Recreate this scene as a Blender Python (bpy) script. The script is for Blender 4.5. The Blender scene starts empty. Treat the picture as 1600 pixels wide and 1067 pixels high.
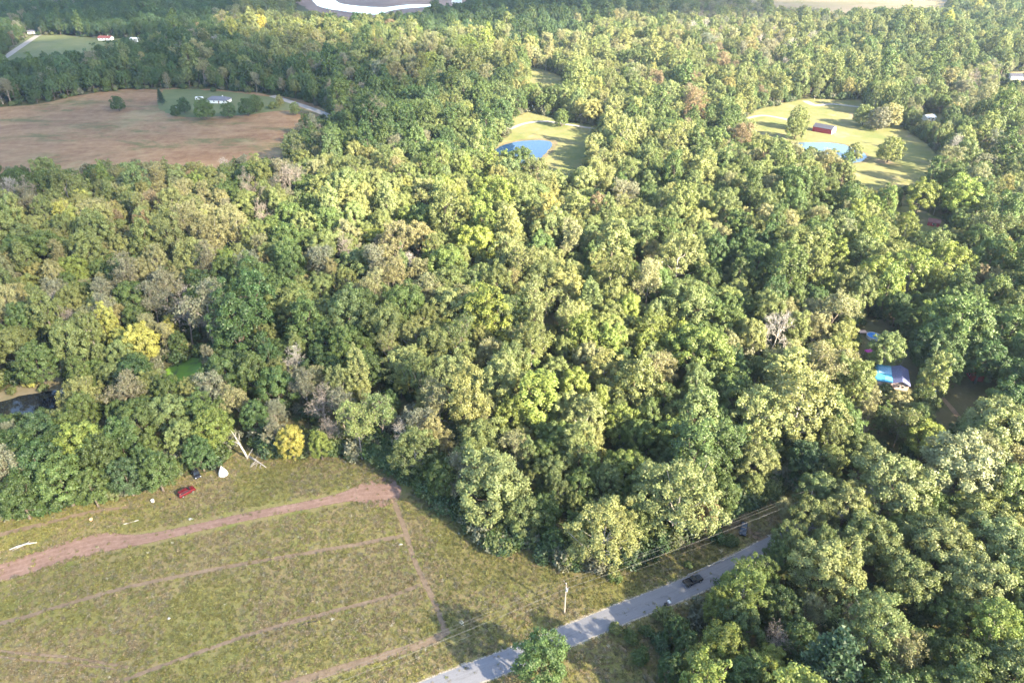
import bpy, bmesh, math, random
import numpy as np
from mathutils import Vector, Matrix

random.seed(7)
R0 = np.random.default_rng(11)
scn = bpy.context.scene
col = scn.collection

# ------------------------------------------------------------------ camera
CAM_H = 150.0
PITCH = math.radians(31.8)
FPX = 1090.0                       # focal length in pixels of a 1600 px wide picture
cam_d = bpy.data.cameras.new("camera")
cam_d.sensor_width = 36.0
cam_d.lens = FPX / 1600.0 * 36.0
cam_d.clip_start = 1.0
cam_d.clip_end = 40000.0
cam = bpy.data.objects.new("camera", cam_d)
cam.location = (0, 0, CAM_H)
cam.rotation_euler = (math.pi / 2 - PITCH, 0, 0)
col.objects.link(cam)
scn.camera = cam

# ------------------------------------------------------------------ light
SUN_EL = math.radians(28.0)
SUN_AZ = math.atan2(0.78, -0.62)   # clockwise from +Y
S = Vector((math.sin(SUN_AZ) * math.cos(SUN_EL), math.cos(SUN_AZ) * math.cos(SUN_EL), math.sin(SUN_EL)))
world = bpy.data.worlds.new("World")
scn.world = world
world.use_nodes = True
wn = world.node_tree
wn.nodes.clear()
w_out = wn.nodes.new("ShaderNodeOutputWorld")
w_bg = wn.nodes.new("ShaderNodeBackground")
w_sky = wn.nodes.new("ShaderNodeTexSky")
w_sky.sky_type = 'NISHITA'
w_sky.sun_disc = False
w_sky.sun_elevation = SUN_EL
w_sky.sun_rotation = SUN_AZ
w_sky.altitude = 200
w_sky.air_density = 1.0
w_sky.dust_density = 0.6
w_sky.ozone_density = 1.2
w_bg.inputs[1].default_value = 0.092
wn.links.new(w_sky.outputs[0], w_bg.inputs[0])
wn.links.new(w_bg.outputs[0], w_out.inputs[0])
sun_d = bpy.data.lights.new("sun", 'SUN')
sun_d.energy = 5.0
sun_d.angle = math.radians(0.5)
sun_d.color = (1.0, 0.865, 0.62)
sun = bpy.data.objects.new("sun", sun_d)
sun.rotation_euler = S.to_track_quat('Z', 'Y').to_euler()
sun.location = (300, -200, 400)
col.objects.link(sun)
vs = scn.view_settings
vs.view_transform = 'Standard'
vs.look = 'None'
vs.exposure = 3.12
vs.gamma = 1.0
vs.use_curve_mapping = False
scn.cycles.max_bounces = 5
scn.cycles.diffuse_bounces = 3
scn.cycles.glossy_bounces = 2
scn.cycles.transmission_bounces = 2
scn.cycles.volume_bounces = 0
scn.cycles.transparent_max_bounces = 12
scn.cycles.caustics_reflective = False
scn.cycles.caustics_refractive = False

# ------------------------------------------------------------------ terrain and picture geometry
CP, SP = math.cos(PITCH), math.sin(PITCH)

def ray(px, py):
    u = (px - 800.0) / FPX
    v = (py - 533.5) / FPX
    return u, CP - v * SP, -SP - v * CP

def flat(px, py, z=0.0):
    dx, dy, dz = ray(px, py)
    t = (z - CAM_H) / dz
    return dx * t, dy * t

BUMPS = []
for (bx, by, br, bh) in [(110, 400, 95, 9), (560, 330, 105, 8), (960, 420, 75, 5), (1150, 345, 110, 7), (690, 115, 150, 15),
                         (1040, 95, 190, 14), (1440, 75, 200, 14), (310, 112, 95, 8), (180, 22, 170, 12), (640, 215, 80, 6),
                         (1010, 215, 75, 6), (880, 40, 200, 10)]:
    gx, gy = flat(bx, by)
    BUMPS.append((gx, gy, br, bh))

def hgt(x, y):
    x = np.asarray(x, float); y = np.asarray(y, float)
    z = np.zeros(np.broadcast(x, y).shape)
    for gx, gy, br, bh in BUMPS:
        d = np.hypot(x - gx, y - gy) / br
        z += bh * np.where(d < 1, 0.5 + 0.5 * np.cos(np.pi * np.minimum(d, 1)), 0)
    return z

def at(px, py, up=0.0):
    """ground point seen at a pixel of the 1600 px wide photograph (up: height above ground)"""
    z = up
    for _ in range(12):
        x, y = flat(px, py, z)
        z = 0.5 * z + 0.5 * (float(hgt(x, y)) + up)
    return Vector((x, y, z))

def proj(x, y, z):
    x = np.asarray(x, float); y = np.asarray(y, float); z = np.asarray(z, float) - CAM_H
    depth = y * CP - z * SP
    upc = y * SP + z * CP
    return 800 + FPX * x / depth, 533.5 - FPX * upc / depth, FPX / depth

def inpoly(x, y, P):
    x = np.asarray(x, float); y = np.asarray(y, float)
    r = np.zeros(x.shape, bool)
    n = len(P)
    for i in range(n):
        x1, y1 = P[i][0], P[i][1]; x2, y2 = P[(i + 1) % n][0], P[(i + 1) % n][1]
        c = (y1 > y) != (y2 > y)
        r ^= c & (x < (x2 - x1) * (y - y1) / ((y2 - y1) or 1e-9) + x1)
    return r

def polydist(x, y, P, closed=True):
    x = np.asarray(x, float); y = np.asarray(y, float)
    d = np.full(x.shape, 1e9)
    n = len(P)
    for i in range(n if closed else n - 1):
        x1, y1 = P[i][0], P[i][1]; x2, y2 = P[(i + 1) % n][0], P[(i + 1) % n][1]
        L2 = (x2 - x1) ** 2 + (y2 - y1) ** 2 or 1e-9
        t = np.clip(((x - x1) * (x2 - x1) + (y - y1) * (y2 - y1)) / L2, 0, 1)
        d = np.minimum(d, np.hypot(x - x1 - t * (x2 - x1), y - y1 - t * (y2 - y1)))
    return d

def W(pts):
    return [tuple(flat(a, b)) for a, b in pts]

# clearings, as ground polygons
OPEN = [(-420, 862), (-150, 838), (0, 812), (60, 803), (140, 785), (215, 772), (270, 748), (330, 738), (360, 716), (388, 700), (412, 712), (440, 718), (500, 712), (560, 716),
        (610, 735), (650, 765), (690, 800), (735, 832), (770, 862), (840, 862), (890, 893), (960, 893), (1010, 872), (1060, 850), (1130, 818),
        (1180, 790), (1235, 765), (1275, 760), (1300, 790), (1268, 848), (1205, 888), (1125, 932), (1082, 950), (1072, 1000), (1062, 1090), (1050, 1250), (-460, 1300)]
OPENW = W(OPEN)
ROADP = [(585, 1115), (712, 1062), (780, 1037), (868, 1001), (965, 961), (1075, 917), (1140, 886), (1200, 855), (1262, 820), (1330, 782), (1400, 745)]
ROADW = W(ROADP)
CLEAR = {
    'brown': [(-320, 176), (-200, 172), (0, 168), (60, 163), (130, 148), (200, 141), (250, 139), (330, 140), (440, 150), (480, 160), (515, 178), (490, 195),
              (470, 225), (440, 250), (330, 272), (250, 284), (100, 295), (-200, 300), (-320, 300)],
    'far_lawn': [(-60, 110), (0, 92), (20, 76), (45, 57), (90, 55), (150, 60), (230, 61), (275, 66), (255, 76), (180, 84), (150, 104), (60, 112)],
    'lake': [(430, -22), (470, 8), (500, 28), (530, 46), (570, 42), (640, 36), (700, 26), (735, 12), (770, -22)],
    'top_field': [(1185, -30), (1195, 14), (1240, 26), (1300, 44), (1340, 34), (1400, 25), (1490, 14), (1520, -30)],
    'pond_lawn': [(768, 240), (782, 222), (800, 205), (794, 186), (830, 174), (872, 188), (936, 199), (922, 222), (915, 262), (908, 288), (880, 302), (820, 284), (772, 262)],
    'small': [(826, 106), (868, 116), (892, 138), (862, 148), (832, 134)],
    'barn_lawn': [(1158, 192), (1185, 172), (1258, 156), (1348, 157), (1352, 180), (1395, 195), (1422, 206), (1472, 250), (1472, 278), (1430, 300), (1350, 304), (1328, 286), (1325, 262), (1285, 258), (1240, 250), (1190, 236), (1158, 226)],
    'lot': [(1566, 127), (1585, 113), (1700, 113), (1700, 138), (1600, 137)],
    'shed_lawn': [(1388, 330), (1420, 324), (1472, 344), (1484, 366), (1462, 384), (1440, 402), (1412, 378)],
    'house_yard': [(1350, 508), (1382, 503), (1422, 560), (1437, 585), (1434, 612), (1400, 622), (1376, 602), (1350, 552)],
    'dark_yard': [(1448, 602), (1500, 582), (1555, 600), (1578, 626), (1540, 662), (1492, 690), (1455, 645)],
    'creek': [(-120, 648), (0, 612), (40, 592), (74, 560), (88, 545), (110, 550), (106, 590), (112, 612), (170, 612), (175, 634), (95, 652), (-120, 690)],
    'algae': [(240, 606), (256, 576), (300, 558), (328, 568), (322, 602), (290, 622)],
    'house_spot': [(1432, 190), (1440, 178), (1475, 180), (1474, 200), (1440, 202)],
}
CLEARW = {k_: W(v_) for k_, v_ in CLEAR.items()}
BUMPS = [(gx, gy, min([br] + [float(polydist(np.array([gx]), np.array([gy]), P)[0]) - 3 for P in list(CLEARW.values()) + [OPENW, ROADW]]), bh) for gx, gy, br, bh in BUMPS]
BUMPS = [(a, b, c, d * min(1, c / 70)) for a, b, c, d in BUMPS if c > 25]

# ------------------------------------------------------------------ materials
def newmat(name):
    m = bpy.data.materials.new(name)
    m.use_nodes = True
    m.node_tree.nodes.clear()
    return m, m.node_tree.nodes, m.node_tree.links

def nd(nodes, t, **kw):
    n = nodes.new(t)
    for k, v in kw.items():
        setattr(n, k, v)
    return n

def noise(nodes, links, co, scale, detail=4, rough=0.6, dist=0.0):
    n = nodes.new("ShaderNodeTexNoise")
    n.inputs["Scale"].default_value = scale
    n.inputs["Detail"].default_value = detail
    n.inputs["Roughness"].default_value = rough
    n.inputs["Distortion"].default_value = dist
    links.new(co, n.inputs["Vector"])
    return n.outputs["Fac"]

def ramp(nodes, links, fac, stops, interp='LINEAR'):
    r = nodes.new("ShaderNodeValToRGB")
    r.color_ramp.interpolation = interp
    e = r.color_ramp.elements
    while len(e) < len(stops):
        e.new(0.5)
    for i, (p, c) in enumerate(stops):
        e[i].position = p
        e[i].color = (c[0], c[1], c[2], 1) if len(c) == 3 else c
    links.new(fac, r.inputs[0])
    return r.outputs[0]

def mixc(nodes, links, fac, a, b, mode='MIX'):
    m = nodes.new("ShaderNodeMix")
    m.data_type = 'RGBA'
    m.blend_type = mode
    for sock, v in ((m.inputs[0], fac), (m.inputs[6], a), (m.inputs[7], b)):
        if hasattr(v, "links"):
            links.new(v, sock)
        else:
            sock.default_value = v if isinstance(v, float) else (v[0], v[1], v[2], 1)
    return m.outputs[2]

def fin(m, shader):
    o = m.node_tree.nodes.new("ShaderNodeOutputMaterial")
    m.node_tree.links.new(shader, o.inputs[0])
    return m

def principled(nodes, links, colr, rough=0.7, spec=0.3, metal=0.0, bump=None, bstr=0.3, bdist=0.1):
    p = nodes.new("ShaderNodeBsdfPrincipled")
    if hasattr(colr, "links"):
        links.new(colr, p.inputs["Base Color"])
    else:
        p.inputs["Base Color"].default_value = (*colr, 1)
    p.inputs["Roughness"].default_value = rough
    p.inputs["Specular IOR Level"].default_value = spec
    p.inputs["Metallic"].default_value = metal
    if bump is not None:
        b = nodes.new("ShaderNodeBump")
        b.inputs["Strength"].default_value = bstr
        b.inputs["Distance"].default_value = bdist
        links.new(bump, b.inputs["Height"])
        links.new(b.outputs[0], p.inputs["Normal"])
    return p.outputs[0]

def mat_noise(name, c1, c2, scale, rough=0.8, spec=0.2, metal=0.0, bstr=0.2, c3=None, scale2=None):
    m, n, l = newmat(name)
    g = nd(n, "ShaderNodeTexCoord").outputs["Object"]
    f = noise(n, l, g, scale, 5)
    c = ramp(n, l, f, [(0.35, c1), (0.65, c2)])
    if c3:
        f2 = noise(n, l, g, scale2 or scale * 0.2, 3)
        c = mixc(n, l, ramp(n, l, f2, [(0.45, (0, 0, 0)), (0.62, (1, 1, 1))]), c, c3)
    return fin(m, principled(n, l, c, rough, spec, metal, f, bstr, 0.05))

def mat_ground(name, stops_fine, stops_big, fs=0.9, bs=0.03, mid=None, bump=0.6, tex_mix=0.5):
    """fine and broad noise colours over a ground sheet, in metres"""
    m, n, l = newmat(name)
    g = nd(n, "ShaderNodeNewGeometry").outputs["Position"]
    a = ramp(n, l, noise(n, l, g, fs, 6, 0.7, 0.4), stops_fine)
    b = ramp(n, l, noise(n, l, g, bs, 5, 0.6, 0.6), stops_big)
    c = mixc(n, l, tex_mix, a, b)
    if mid:
        f = noise(n, l, g, mid[0], 4, 0.6, 0.8)
        c = mixc(n, l, ramp(n, l, f, [(mid[1], (0, 0, 0)), (mid[2], (1, 1, 1))]), c, mid[3])
    h = noise(n, l, g, fs * 2.2, 5, 0.7)
    return fin(m, principled(n, l, c, 0.95, 0.05, 0, h, bump, 0.25))

MAT = {}
# leaves: colour comes from the tree itself ("tint"), each leaf spray a little different ("var")
m, n, l = newmat("leaf")
ti = nd(n, "ShaderNodeAttribute", attribute_type='INSTANCER', attribute_name="tint")
va = nd(n, "ShaderNodeAttribute", attribute_name="var")
f = nd(n, "ShaderNodeMapRange")
f.inputs[3].default_value = 0.55; f.inputs[4].default_value = 1.5
l.new(va.outputs["Fac"], f.inputs[0])
c = mixc(n, l, 1.0, ti.outputs["Color"], f.outputs[0], 'MULTIPLY')
hs = nd(n, "ShaderNodeHueSaturation")
hr = nd(n, "ShaderNodeMapRange")
hr.inputs[3].default_value = 0.485; hr.inputs[4].default_value = 0.515
sq = nd(n, "ShaderNodeMath", operation='FRACT')
mu = nd(n, "ShaderNodeMath", operation='MULTIPLY'); mu.inputs[1].default_value = 7.31
l.new(va.outputs["Fac"], mu.inputs[0]); l.new(mu.outputs[0], sq.inputs[0]); l.new(sq.outputs[0], hr.inputs[0])
l.new(hr.outputs[0], hs.inputs["Hue"]); l.new(c, hs.inputs["Color"])
df = nd(n, "ShaderNodeBsdfDiffuse"); tr = nd(n, "ShaderNodeBsdfTranslucent"); gl = nd(n, "ShaderNodeBsdfGlossy")
gl.inputs["Roughness"].default_value = 0.55; gl.inputs["Color"].default_value = (1, 1, 1, 1)
l.new(hs.outputs[0], df.inputs[0])
tc = mixc(n, l, 1.0, hs.outputs[0], (1.15, 1.2, 0.6), 'MULTIPLY'); l.new(tc, tr.inputs[0])
mx = nd(n, "ShaderNodeMixShader"); mx.inputs[0].default_value = 0.24
l.new(df.outputs[0], mx.inputs[1]); l.new(tr.outputs[0], mx.inputs[2])
mx2 = nd(n, "ShaderNodeMixShader"); mx2.inputs[0].default_value = 0.025
l.new(mx.outputs[0], mx2.inputs[1]); l.new(gl.outputs[0], mx2.inputs[2])
MAT['leaf'] = fin(m, mx2.outputs[0])

MAT['bark'] = mat_noise("bark", (.07, .055, .045), (.16, .13, .11), 1.2, .95, .05)
MAT['bark_pale'] = mat_noise("bark_pale", (.20, .18, .16), (.42, .39, .35), .9, .9, .05)
MAT['bark_twig'] = mat_noise("bark_twig", (.14, .12, .10), (.26, .22, .19), .9, .95, .05)
MAT['deadwood'] = mat_noise("deadwood", (.20, .18, .16), (.40, .37, .33), 1.5, .9, .1)
MAT['floor'] = mat_ground("forest_floor", [(.3, (.03, .035, .015)), (.45, (.06, .06, .03)), (.58, (.10, .08, .045)), (.72, (.15, .12, .07))],
                          [(.35, (.035, .055, .02)), (.5, (.075, .075, .035)), (.65, (.095, .075, .045))], 1.3, .12, (.3, .5, .62, (.045, .065, .022)), .9)
m, n, l = newmat("brown_field")
g = nd(n, "ShaderNodeNewGeometry").outputs["Position"]
mp = nd(n, "ShaderNodeMapping"); mp.inputs["Scale"].default_value = (.45, 1, 1); mp.inputs["Rotation"].default_value = (0, 0, .25); l.new(g, mp.inputs[0])
a_ = ramp(n, l, noise(n, l, mp.outputs[0], .022, 8, .72, .8), [(.3, (.10, .052, .028)), (.42, (.165, .092, .052)), (.5, (.235, .155, .088)), (.58, (.145, .08, .045)), (.68, (.265, .19, .11))])
b_ = ramp(n, l, noise(n, l, g, .11, 8, .8), [(.3, (.07, .043, .025)), (.5, (.185, .115, .066)), (.72, (.30, .22, .135))])
c = mixc(n, l, .48, a_, b_)
c = mixc(n, l, ramp(n, l, noise(n, l, mp.outputs[0], .03, 7, .75, .5), [(.52, (0, 0, 0)), (.62, (.85, .85, .85))]), c, (.085, .088, .036))
c = mixc(n, l, ramp(n, l, noise(n, l, g, .014, 6, .7, .5), [(.54, (0, 0, 0)), (.66, (.6, .6, .6))]), c, (.25, .20, .11))
MAT['brownfield'] = fin(m, principled(n, l, c, .95, .05, 0, noise(n, l, g, .4, 5), .8, .5))
MAT['lawn'] = mat_ground("lawn", [(.3, (.085, .10, .038)), (.5, (.12, .125, .05)), (.7, (.16, .145, .072))],
                         [(.32, (.08, .105, .035)), (.45, (.12, .13, .05)), (.55, (.165, .145, .075)), (.7, (.12, .115, .055))], .14, .03, (.04, .58, .70, (.19, .15, .10)))
MAT['yard'] = mat_ground("shade_darkened_yard_grass", [(.3, (.05, .055, .025)), (.7, (.10, .10, .05))], [(.3, (.05, .06, .025)), (.6, (.10, .085, .055))], .6, .06)  # grass and dirt colours darkened to stand for the shade over the yards
MAT['lawn_far'] = mat_ground("lawn_shaded", [(.3, (.075, .095, .04)), (.7, (.125, .135, .06))],  # darker copy of the lawn with shade put into its colours
                             [(.3, (.075, .10, .04)), (.7, (.14, .135, .07))], .1, .03)
MAT['mud'] = mat_ground("mud", [(.3, (.15, .09, .07)), (.7, (.22, .15, .115))], [(.35, (.15, .10, .08)), (.65, (.25, .19, .15))], .06, .015)
MAT['sand'] = mat_ground("sand", [(.3, (.13, .11, .065)), (.7, (.20, .165, .11))], [(.4, (.105, .105, .05)), (.6, (.20, .165, .11))], .6, .08)
MAT['bank'] = mat_ground("muddy_bank", [(.3, (.07, .06, .035)), (.7, (.16, .13, .08))], [(.4, (.08, .085, .04)), (.6, (.15, .125, .08))], .5, .1)
MAT['gravel'] = mat_ground("gravel", [(.3, (.20, .185, .17)), (.7, (.27, .255, .24))], [(.3, (.20, .185, .17)), (.7, (.28, .265, .245))], .8, .1)
MAT['stubble'] = mat_ground("stubble_field", [(.3, (.14, .12, .07)), (.7, (.19, .15, .10))],
                            [(.35, (.10, .11, .05)), (.5, (.19, .15, .10)), (.7, (.175, .135, .09))], .05, .008)

# the near meadow: green, straw and grey-brown weeds in patches
m, n, l = newmat("meadow")
g = nd(n, "ShaderNodeNewGeometry").outputs["Position"]
fine = ramp(n, l, noise(n, l, g, 2.2, 7, .75, .5), [(.28, (.095, .095, .034)), (.45, (.15, .145, .05)), (.58, (.20, .175, .078)), (.75, (.25, .22, .125))])
big = ramp(n, l, noise(n, l, g, .05, 6, .65, 1.0), [(.3, (.11, .125, .036)), (.45, (.165, .165, .05)), (.58, (.19, .15, .082)), (.72, (.145, .13, .07))])
c = mixc(n, l, .55, fine, big)
pt = noise(n, l, g, .16, 5, .7, 1.5)
c = mixc(n, l, ramp(n, l, pt, [(.46, (0, 0, 0)), (.64, (.75, .75, .75))]), c, (.20, .15, .09))
pg = noise(n, l, g, .09, 4, .6, .8)
c = mixc(n, l, ramp(n, l, pg, [(.55, (0, 0, 0)), (.72, (.7, .7, .7))]), c, (.105, .135, .036))
h = noise(n, l, g, 3.0, 6, .75)
MAT['meadow'] = fin(m, principled(n, l, c, .95, .05, 0, h, .9, .4))

def mat_worn(name, cfine, lines=False, hard=0.5):
    """bare earth or worn grass: solid in the middle, breaking up into the grass at its ragged edge ('edge' runs 1 in the middle to 0)"""
    m, n, l = newmat(name)
    g = nd(n, "ShaderNodeNewGeometry").outputs["Position"]
    c = ramp(n, l, noise(n, l, g, .9, 7, .7, .6), cfine)
    c2 = noise(n, l, g, .12, 4, .6, .8)
    c = mixc(n, l, ramp(n, l, c2, [(.35, (0, 0, 0)), (.7, (.45, .45, .45))]), c, tuple(v * .72 for v in cfine[0][1]))
    ed = nd(n, "ShaderNodeAttribute", attribute_name="edge")
    if lines:
        ac = nd(n, "ShaderNodeAttribute", attribute_name="across")
        w = nd(n, "ShaderNodeMath", operation='SINE')
        mm = nd(n, "ShaderNodeMath", operation='MULTIPLY_ADD')
        mm.inputs[1].default_value = 3.5
        l.new(ac.outputs["Fac"], mm.inputs[0]); l.new(noise(n, l, g, .3, 3), mm.inputs[2]); l.new(mm.outputs[0], w.inputs[0])
        c = mixc(n, l, ramp(n, l, w.outputs[0], [(.2, (0, 0, 0)), (.9, (.15, .15, .15))]), c, tuple(v * 1.25 for v in cfine[-1][1]))
    nn = noise(n, l, g, 1.6, 6, .75)
    ad = nd(n, "ShaderNodeMath", operation='MULTIPLY_ADD')
    ad.inputs[1].default_value = 1.2
    sb = nd(n, "ShaderNodeMath", operation='SUBTRACT'); sb.inputs[1].default_value = .5
    l.new(nn, sb.inputs[0]); l.new(sb.outputs[0], ad.inputs[0]); l.new(ed.outputs["Fac"], ad.inputs[2])
    al = ramp(n, l, ad.outputs[0], [(.18, (0, 0, 0)), (.18 + .35 * hard, (1, 1, 1))])
    p = principled(n, l, c, .95, .05, 0, nn, .6, .15)
    t = nd(n, "ShaderNodeBsdfTransparent")
    x = nd(n, "ShaderNodeMixShader")
    l.new(al, x.inputs[0]); l.new(t.outputs[0], x.inputs[1]); l.new(p, x.inputs[2])
    return fin(m, x.outputs[0])

MAT['dirt'] = mat_worn("red_dirt", [(.3, (.145, .09, .071)), (.5, (.195, .126, .10)), (.7, (.245, .168, .138))], True, .6)
MAT['worn'] = mat_worn("worn_grass", [(.3, (.115, .085, .06)), (.55, (.175, .13, .092)), (.75, (.22, .17, .12))], False, .7)
MAT['shoulder'] = mat_worn("gravel_shoulder", [(.3, (.26, .23, .19)), (.7, (.42, .38, .33))], False, 1.0)

# asphalt with streaks along the lane and dark sealed cracks
m, n, l = newmat("asphalt")
g = nd(n, "ShaderNodeNewGeometry").outputs["Position"]
ac = nd(n, "ShaderNodeAttribute", attribute_name="across").outputs["Fac"]
cb = nd(n, "ShaderNodeCombineXYZ")
al = nd(n, "ShaderNodeAttribute", attribute_name="along").outputs["Fac"]
ml = nd(n, "ShaderNodeMath", operation='MULTIPLY'); ml.inputs[1].default_value = .06
l.new(al, ml.inputs[0]); l.new(ac, cb.inputs[0]); l.new(ml.outputs[0], cb.inputs[1])
st = noise(n, l, cb.outputs[0], 2.6, 5, .65)
c = ramp(n, l, st, [(.3, (.135, .135, .15)), (.6, (.17, .17, .188))])
c = mixc(n, l, .35, c, ramp(n, l, noise(n, l, g, 3.0, 5, .7), [(.3, (.125, .125, .138)), (.7, (.195, .195, .212))]))
cb2 = nd(n, "ShaderNodeCombineXYZ")
ml2 = nd(n, "ShaderNodeMath", operation='MULTIPLY'); ml2.inputs[1].default_value = .25
l.new(al, ml2.inputs[0]); l.new(ml2.outputs[0], cb2.inputs[1]); l.new(ac, cb2.inputs[0])
cen = nd(n, "ShaderNodeMath", operation='ABSOLUTE'); l.new(ac, cen.inputs[0])
cr = ramp(n, l, cen.outputs[0], [(.0, (1, 1, 1)), (.5, (.6, .6, .6)), (.75, (0, 0, 0))])
wb = noise(n, l, cb2.outputs[0], 1.3, 5, .7)
k = mixc(n, l, 1.0, ramp(n, l, wb, [(.5, (0, 0, 0)), (.66, (.55, .55, .55))]), cr, 'MULTIPLY')
c = mixc(n, l, k, c, (.08, .08, .085))
MAT['asphalt'] = fin(m, principled(n, l, c, .85, .25, 0, noise(n, l, g, 8, 3), .2, .03))

def mat_water(name, deep, rough=.04, wave=.4, scale=.8, film=None):
    m, n, l = newmat(name)
    g = nd(n, "ShaderNodeNewGeometry").outputs["Position"]
    c = deep
    if film:
        f = noise(n, l, g, .09, 5, .65, .5)
        c = mixc(n, l, ramp(n, l, f, [(film[1], (0, 0, 0)), (film[2], (1, 1, 1))]), deep, film[0])
    p = principled(n, l, c, rough, .32, 0, noise(n, l, g, scale, 3), wave, .02)
    return fin(m, p)

MAT['pond'] = mat_water("pond_water", (.008, .03, .085))
MAT['pond_pale'] = mat_water("pale_pond_water", (.06, .10, .15))
MAT['lake'] = mat_water("lake_water", (.05, .06, .07), .12)
MAT['creek'] = mat_water("creek_water", (.01, .012, .015))
MAT['algae'] = mat_water("algae_water", (.05, .065, .05), .35, .2, .8, ((.13, .24, .03), .36, .48))

def flatmat(name, c, rough=.6, spec=.3, metal=0.0, v=.25, scale=3.0):
    MAT[name] = mat_noise(name, tuple(x * (1 - v) for x in c), tuple(min(1, x * (1 + v)) for x in c), scale, rough, spec, metal, .1)
for a in [("white_paint", (.58, .58, .57), .5), ("white_siding", (.70, .70, .68), .6), ("red_siding", (.30, .03, .04), .6),
          ("grey_roof", (.11, .11, .13), .7), ("red_roof", (.20, .06, .045), .7), ("pink_roof", (.13, .06, .065), .7), ("metal_roof", (.05, .05, .068), .6, .3, 0.0),
          ("lavender_roof", (.15, .16, .30), .45, .5, .2), ("teal_roof", (.06, .26, .42), .5, .5, .1), ("cyan_tarp", (.10, .38, .60), .5),
          ("pale_tarp", (.28, .52, .74), .5), ("blue_tarp", (.08, .14, .28), .55), ("magenta_cloth", (.36, .04, .30), .7),
          ("pink_wall", (.48, .36, .34), .7), ("concrete", (.55, .53, .50), .8), ("wood", (.20, .13, .08), .8), ("pole_wood", (.42, .36, .30), .85),
          ("galvanised", (.36, .37, .39), .4, .5, .6), ("tyre", (.015, .015, .015), .8), ("rim", (.45, .45, .47), .35, .5, .7),
          ("chrome", (.7, .7, .72), .2, .5, .9), ("glass", (.015, .02, .028), .06, .6), ("black_paint", (.012, .012, .016), .18, .6),
          ("dark_blue_paint", (.016, .018, .028), .18, .6), ("red_paint", (.10, .008, .012), .2, .6), ("headlight", (.8, .82, .85), .15, .6),
          ("tail_light", (.30, .01, .01), .25, .5), ("pool_liner", (.02, .16, .50), .35, .4), ("black_plastic", (.02, .02, .022), .5),
          ("canvas", (.46, .45, .43), .8), ("wire", (.2, .19, .18), .5), ("insulator", (.35, .36, .40), .3), ("plank", (.36, .34, .29), .8),
          ("rock", (.34, .33, .31), .9), ("teal_plastic", (.10, .36, .38), .5), ("orange_clay", (.55, .32, .2), .9)]:
    flatmat(*a)

# ------------------------------------------------------------------ mesh helpers
def link(o, parent=None):
    col.objects.link(o)
    if parent is not None:
        o.parent = parent
    return o

def tag(o, label=None, cat=None, group=None, kind=None):
    if label: o["label"] = label
    if cat: o["category"] = cat
    if group: o["group"] = group
    if kind: o["kind"] = kind
    return o

def empty(name, loc, rz=0.0, sc=(1, 1, 1)):
    o = bpy.data.objects.new(name, None)
    o.location = loc
    o.rotation_euler = (0, 0, rz)
    o.scale = sc
    return link(o)

def mesh_np(name, V, F, mat, attrs=None):
    me = bpy.data.meshes.new(name)
    V = np.asarray(V, np.float32); F = np.asarray(F, np.int32)
    k = F.shape[1]
    me.vertices.add(len(V)); me.vertices.foreach_set("co", V.ravel())
    me.loops.add(F.size); me.loops.foreach_set("vertex_index", F.ravel())
    me.polygons.add(len(F))
    me.polygons.foreach_set("loop_start", np.arange(0, F.size, k, dtype=np.int32))
    me.polygons.foreach_set("loop_total", np.full(len(F), k, np.int32))
    for nm, (dom, arr) in (attrs or {}).items():
        a = me.attributes.new(nm, 'FLOAT', dom)
        a.data.foreach_set("value", np.asarray(arr, np.float32))
    me.update(calc_edges=True)
    me.validate()
    mats = mat if isinstance(mat, (list, tuple)) else [mat]
    for q in mats:
        me.materials.append(q)
    return me

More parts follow.
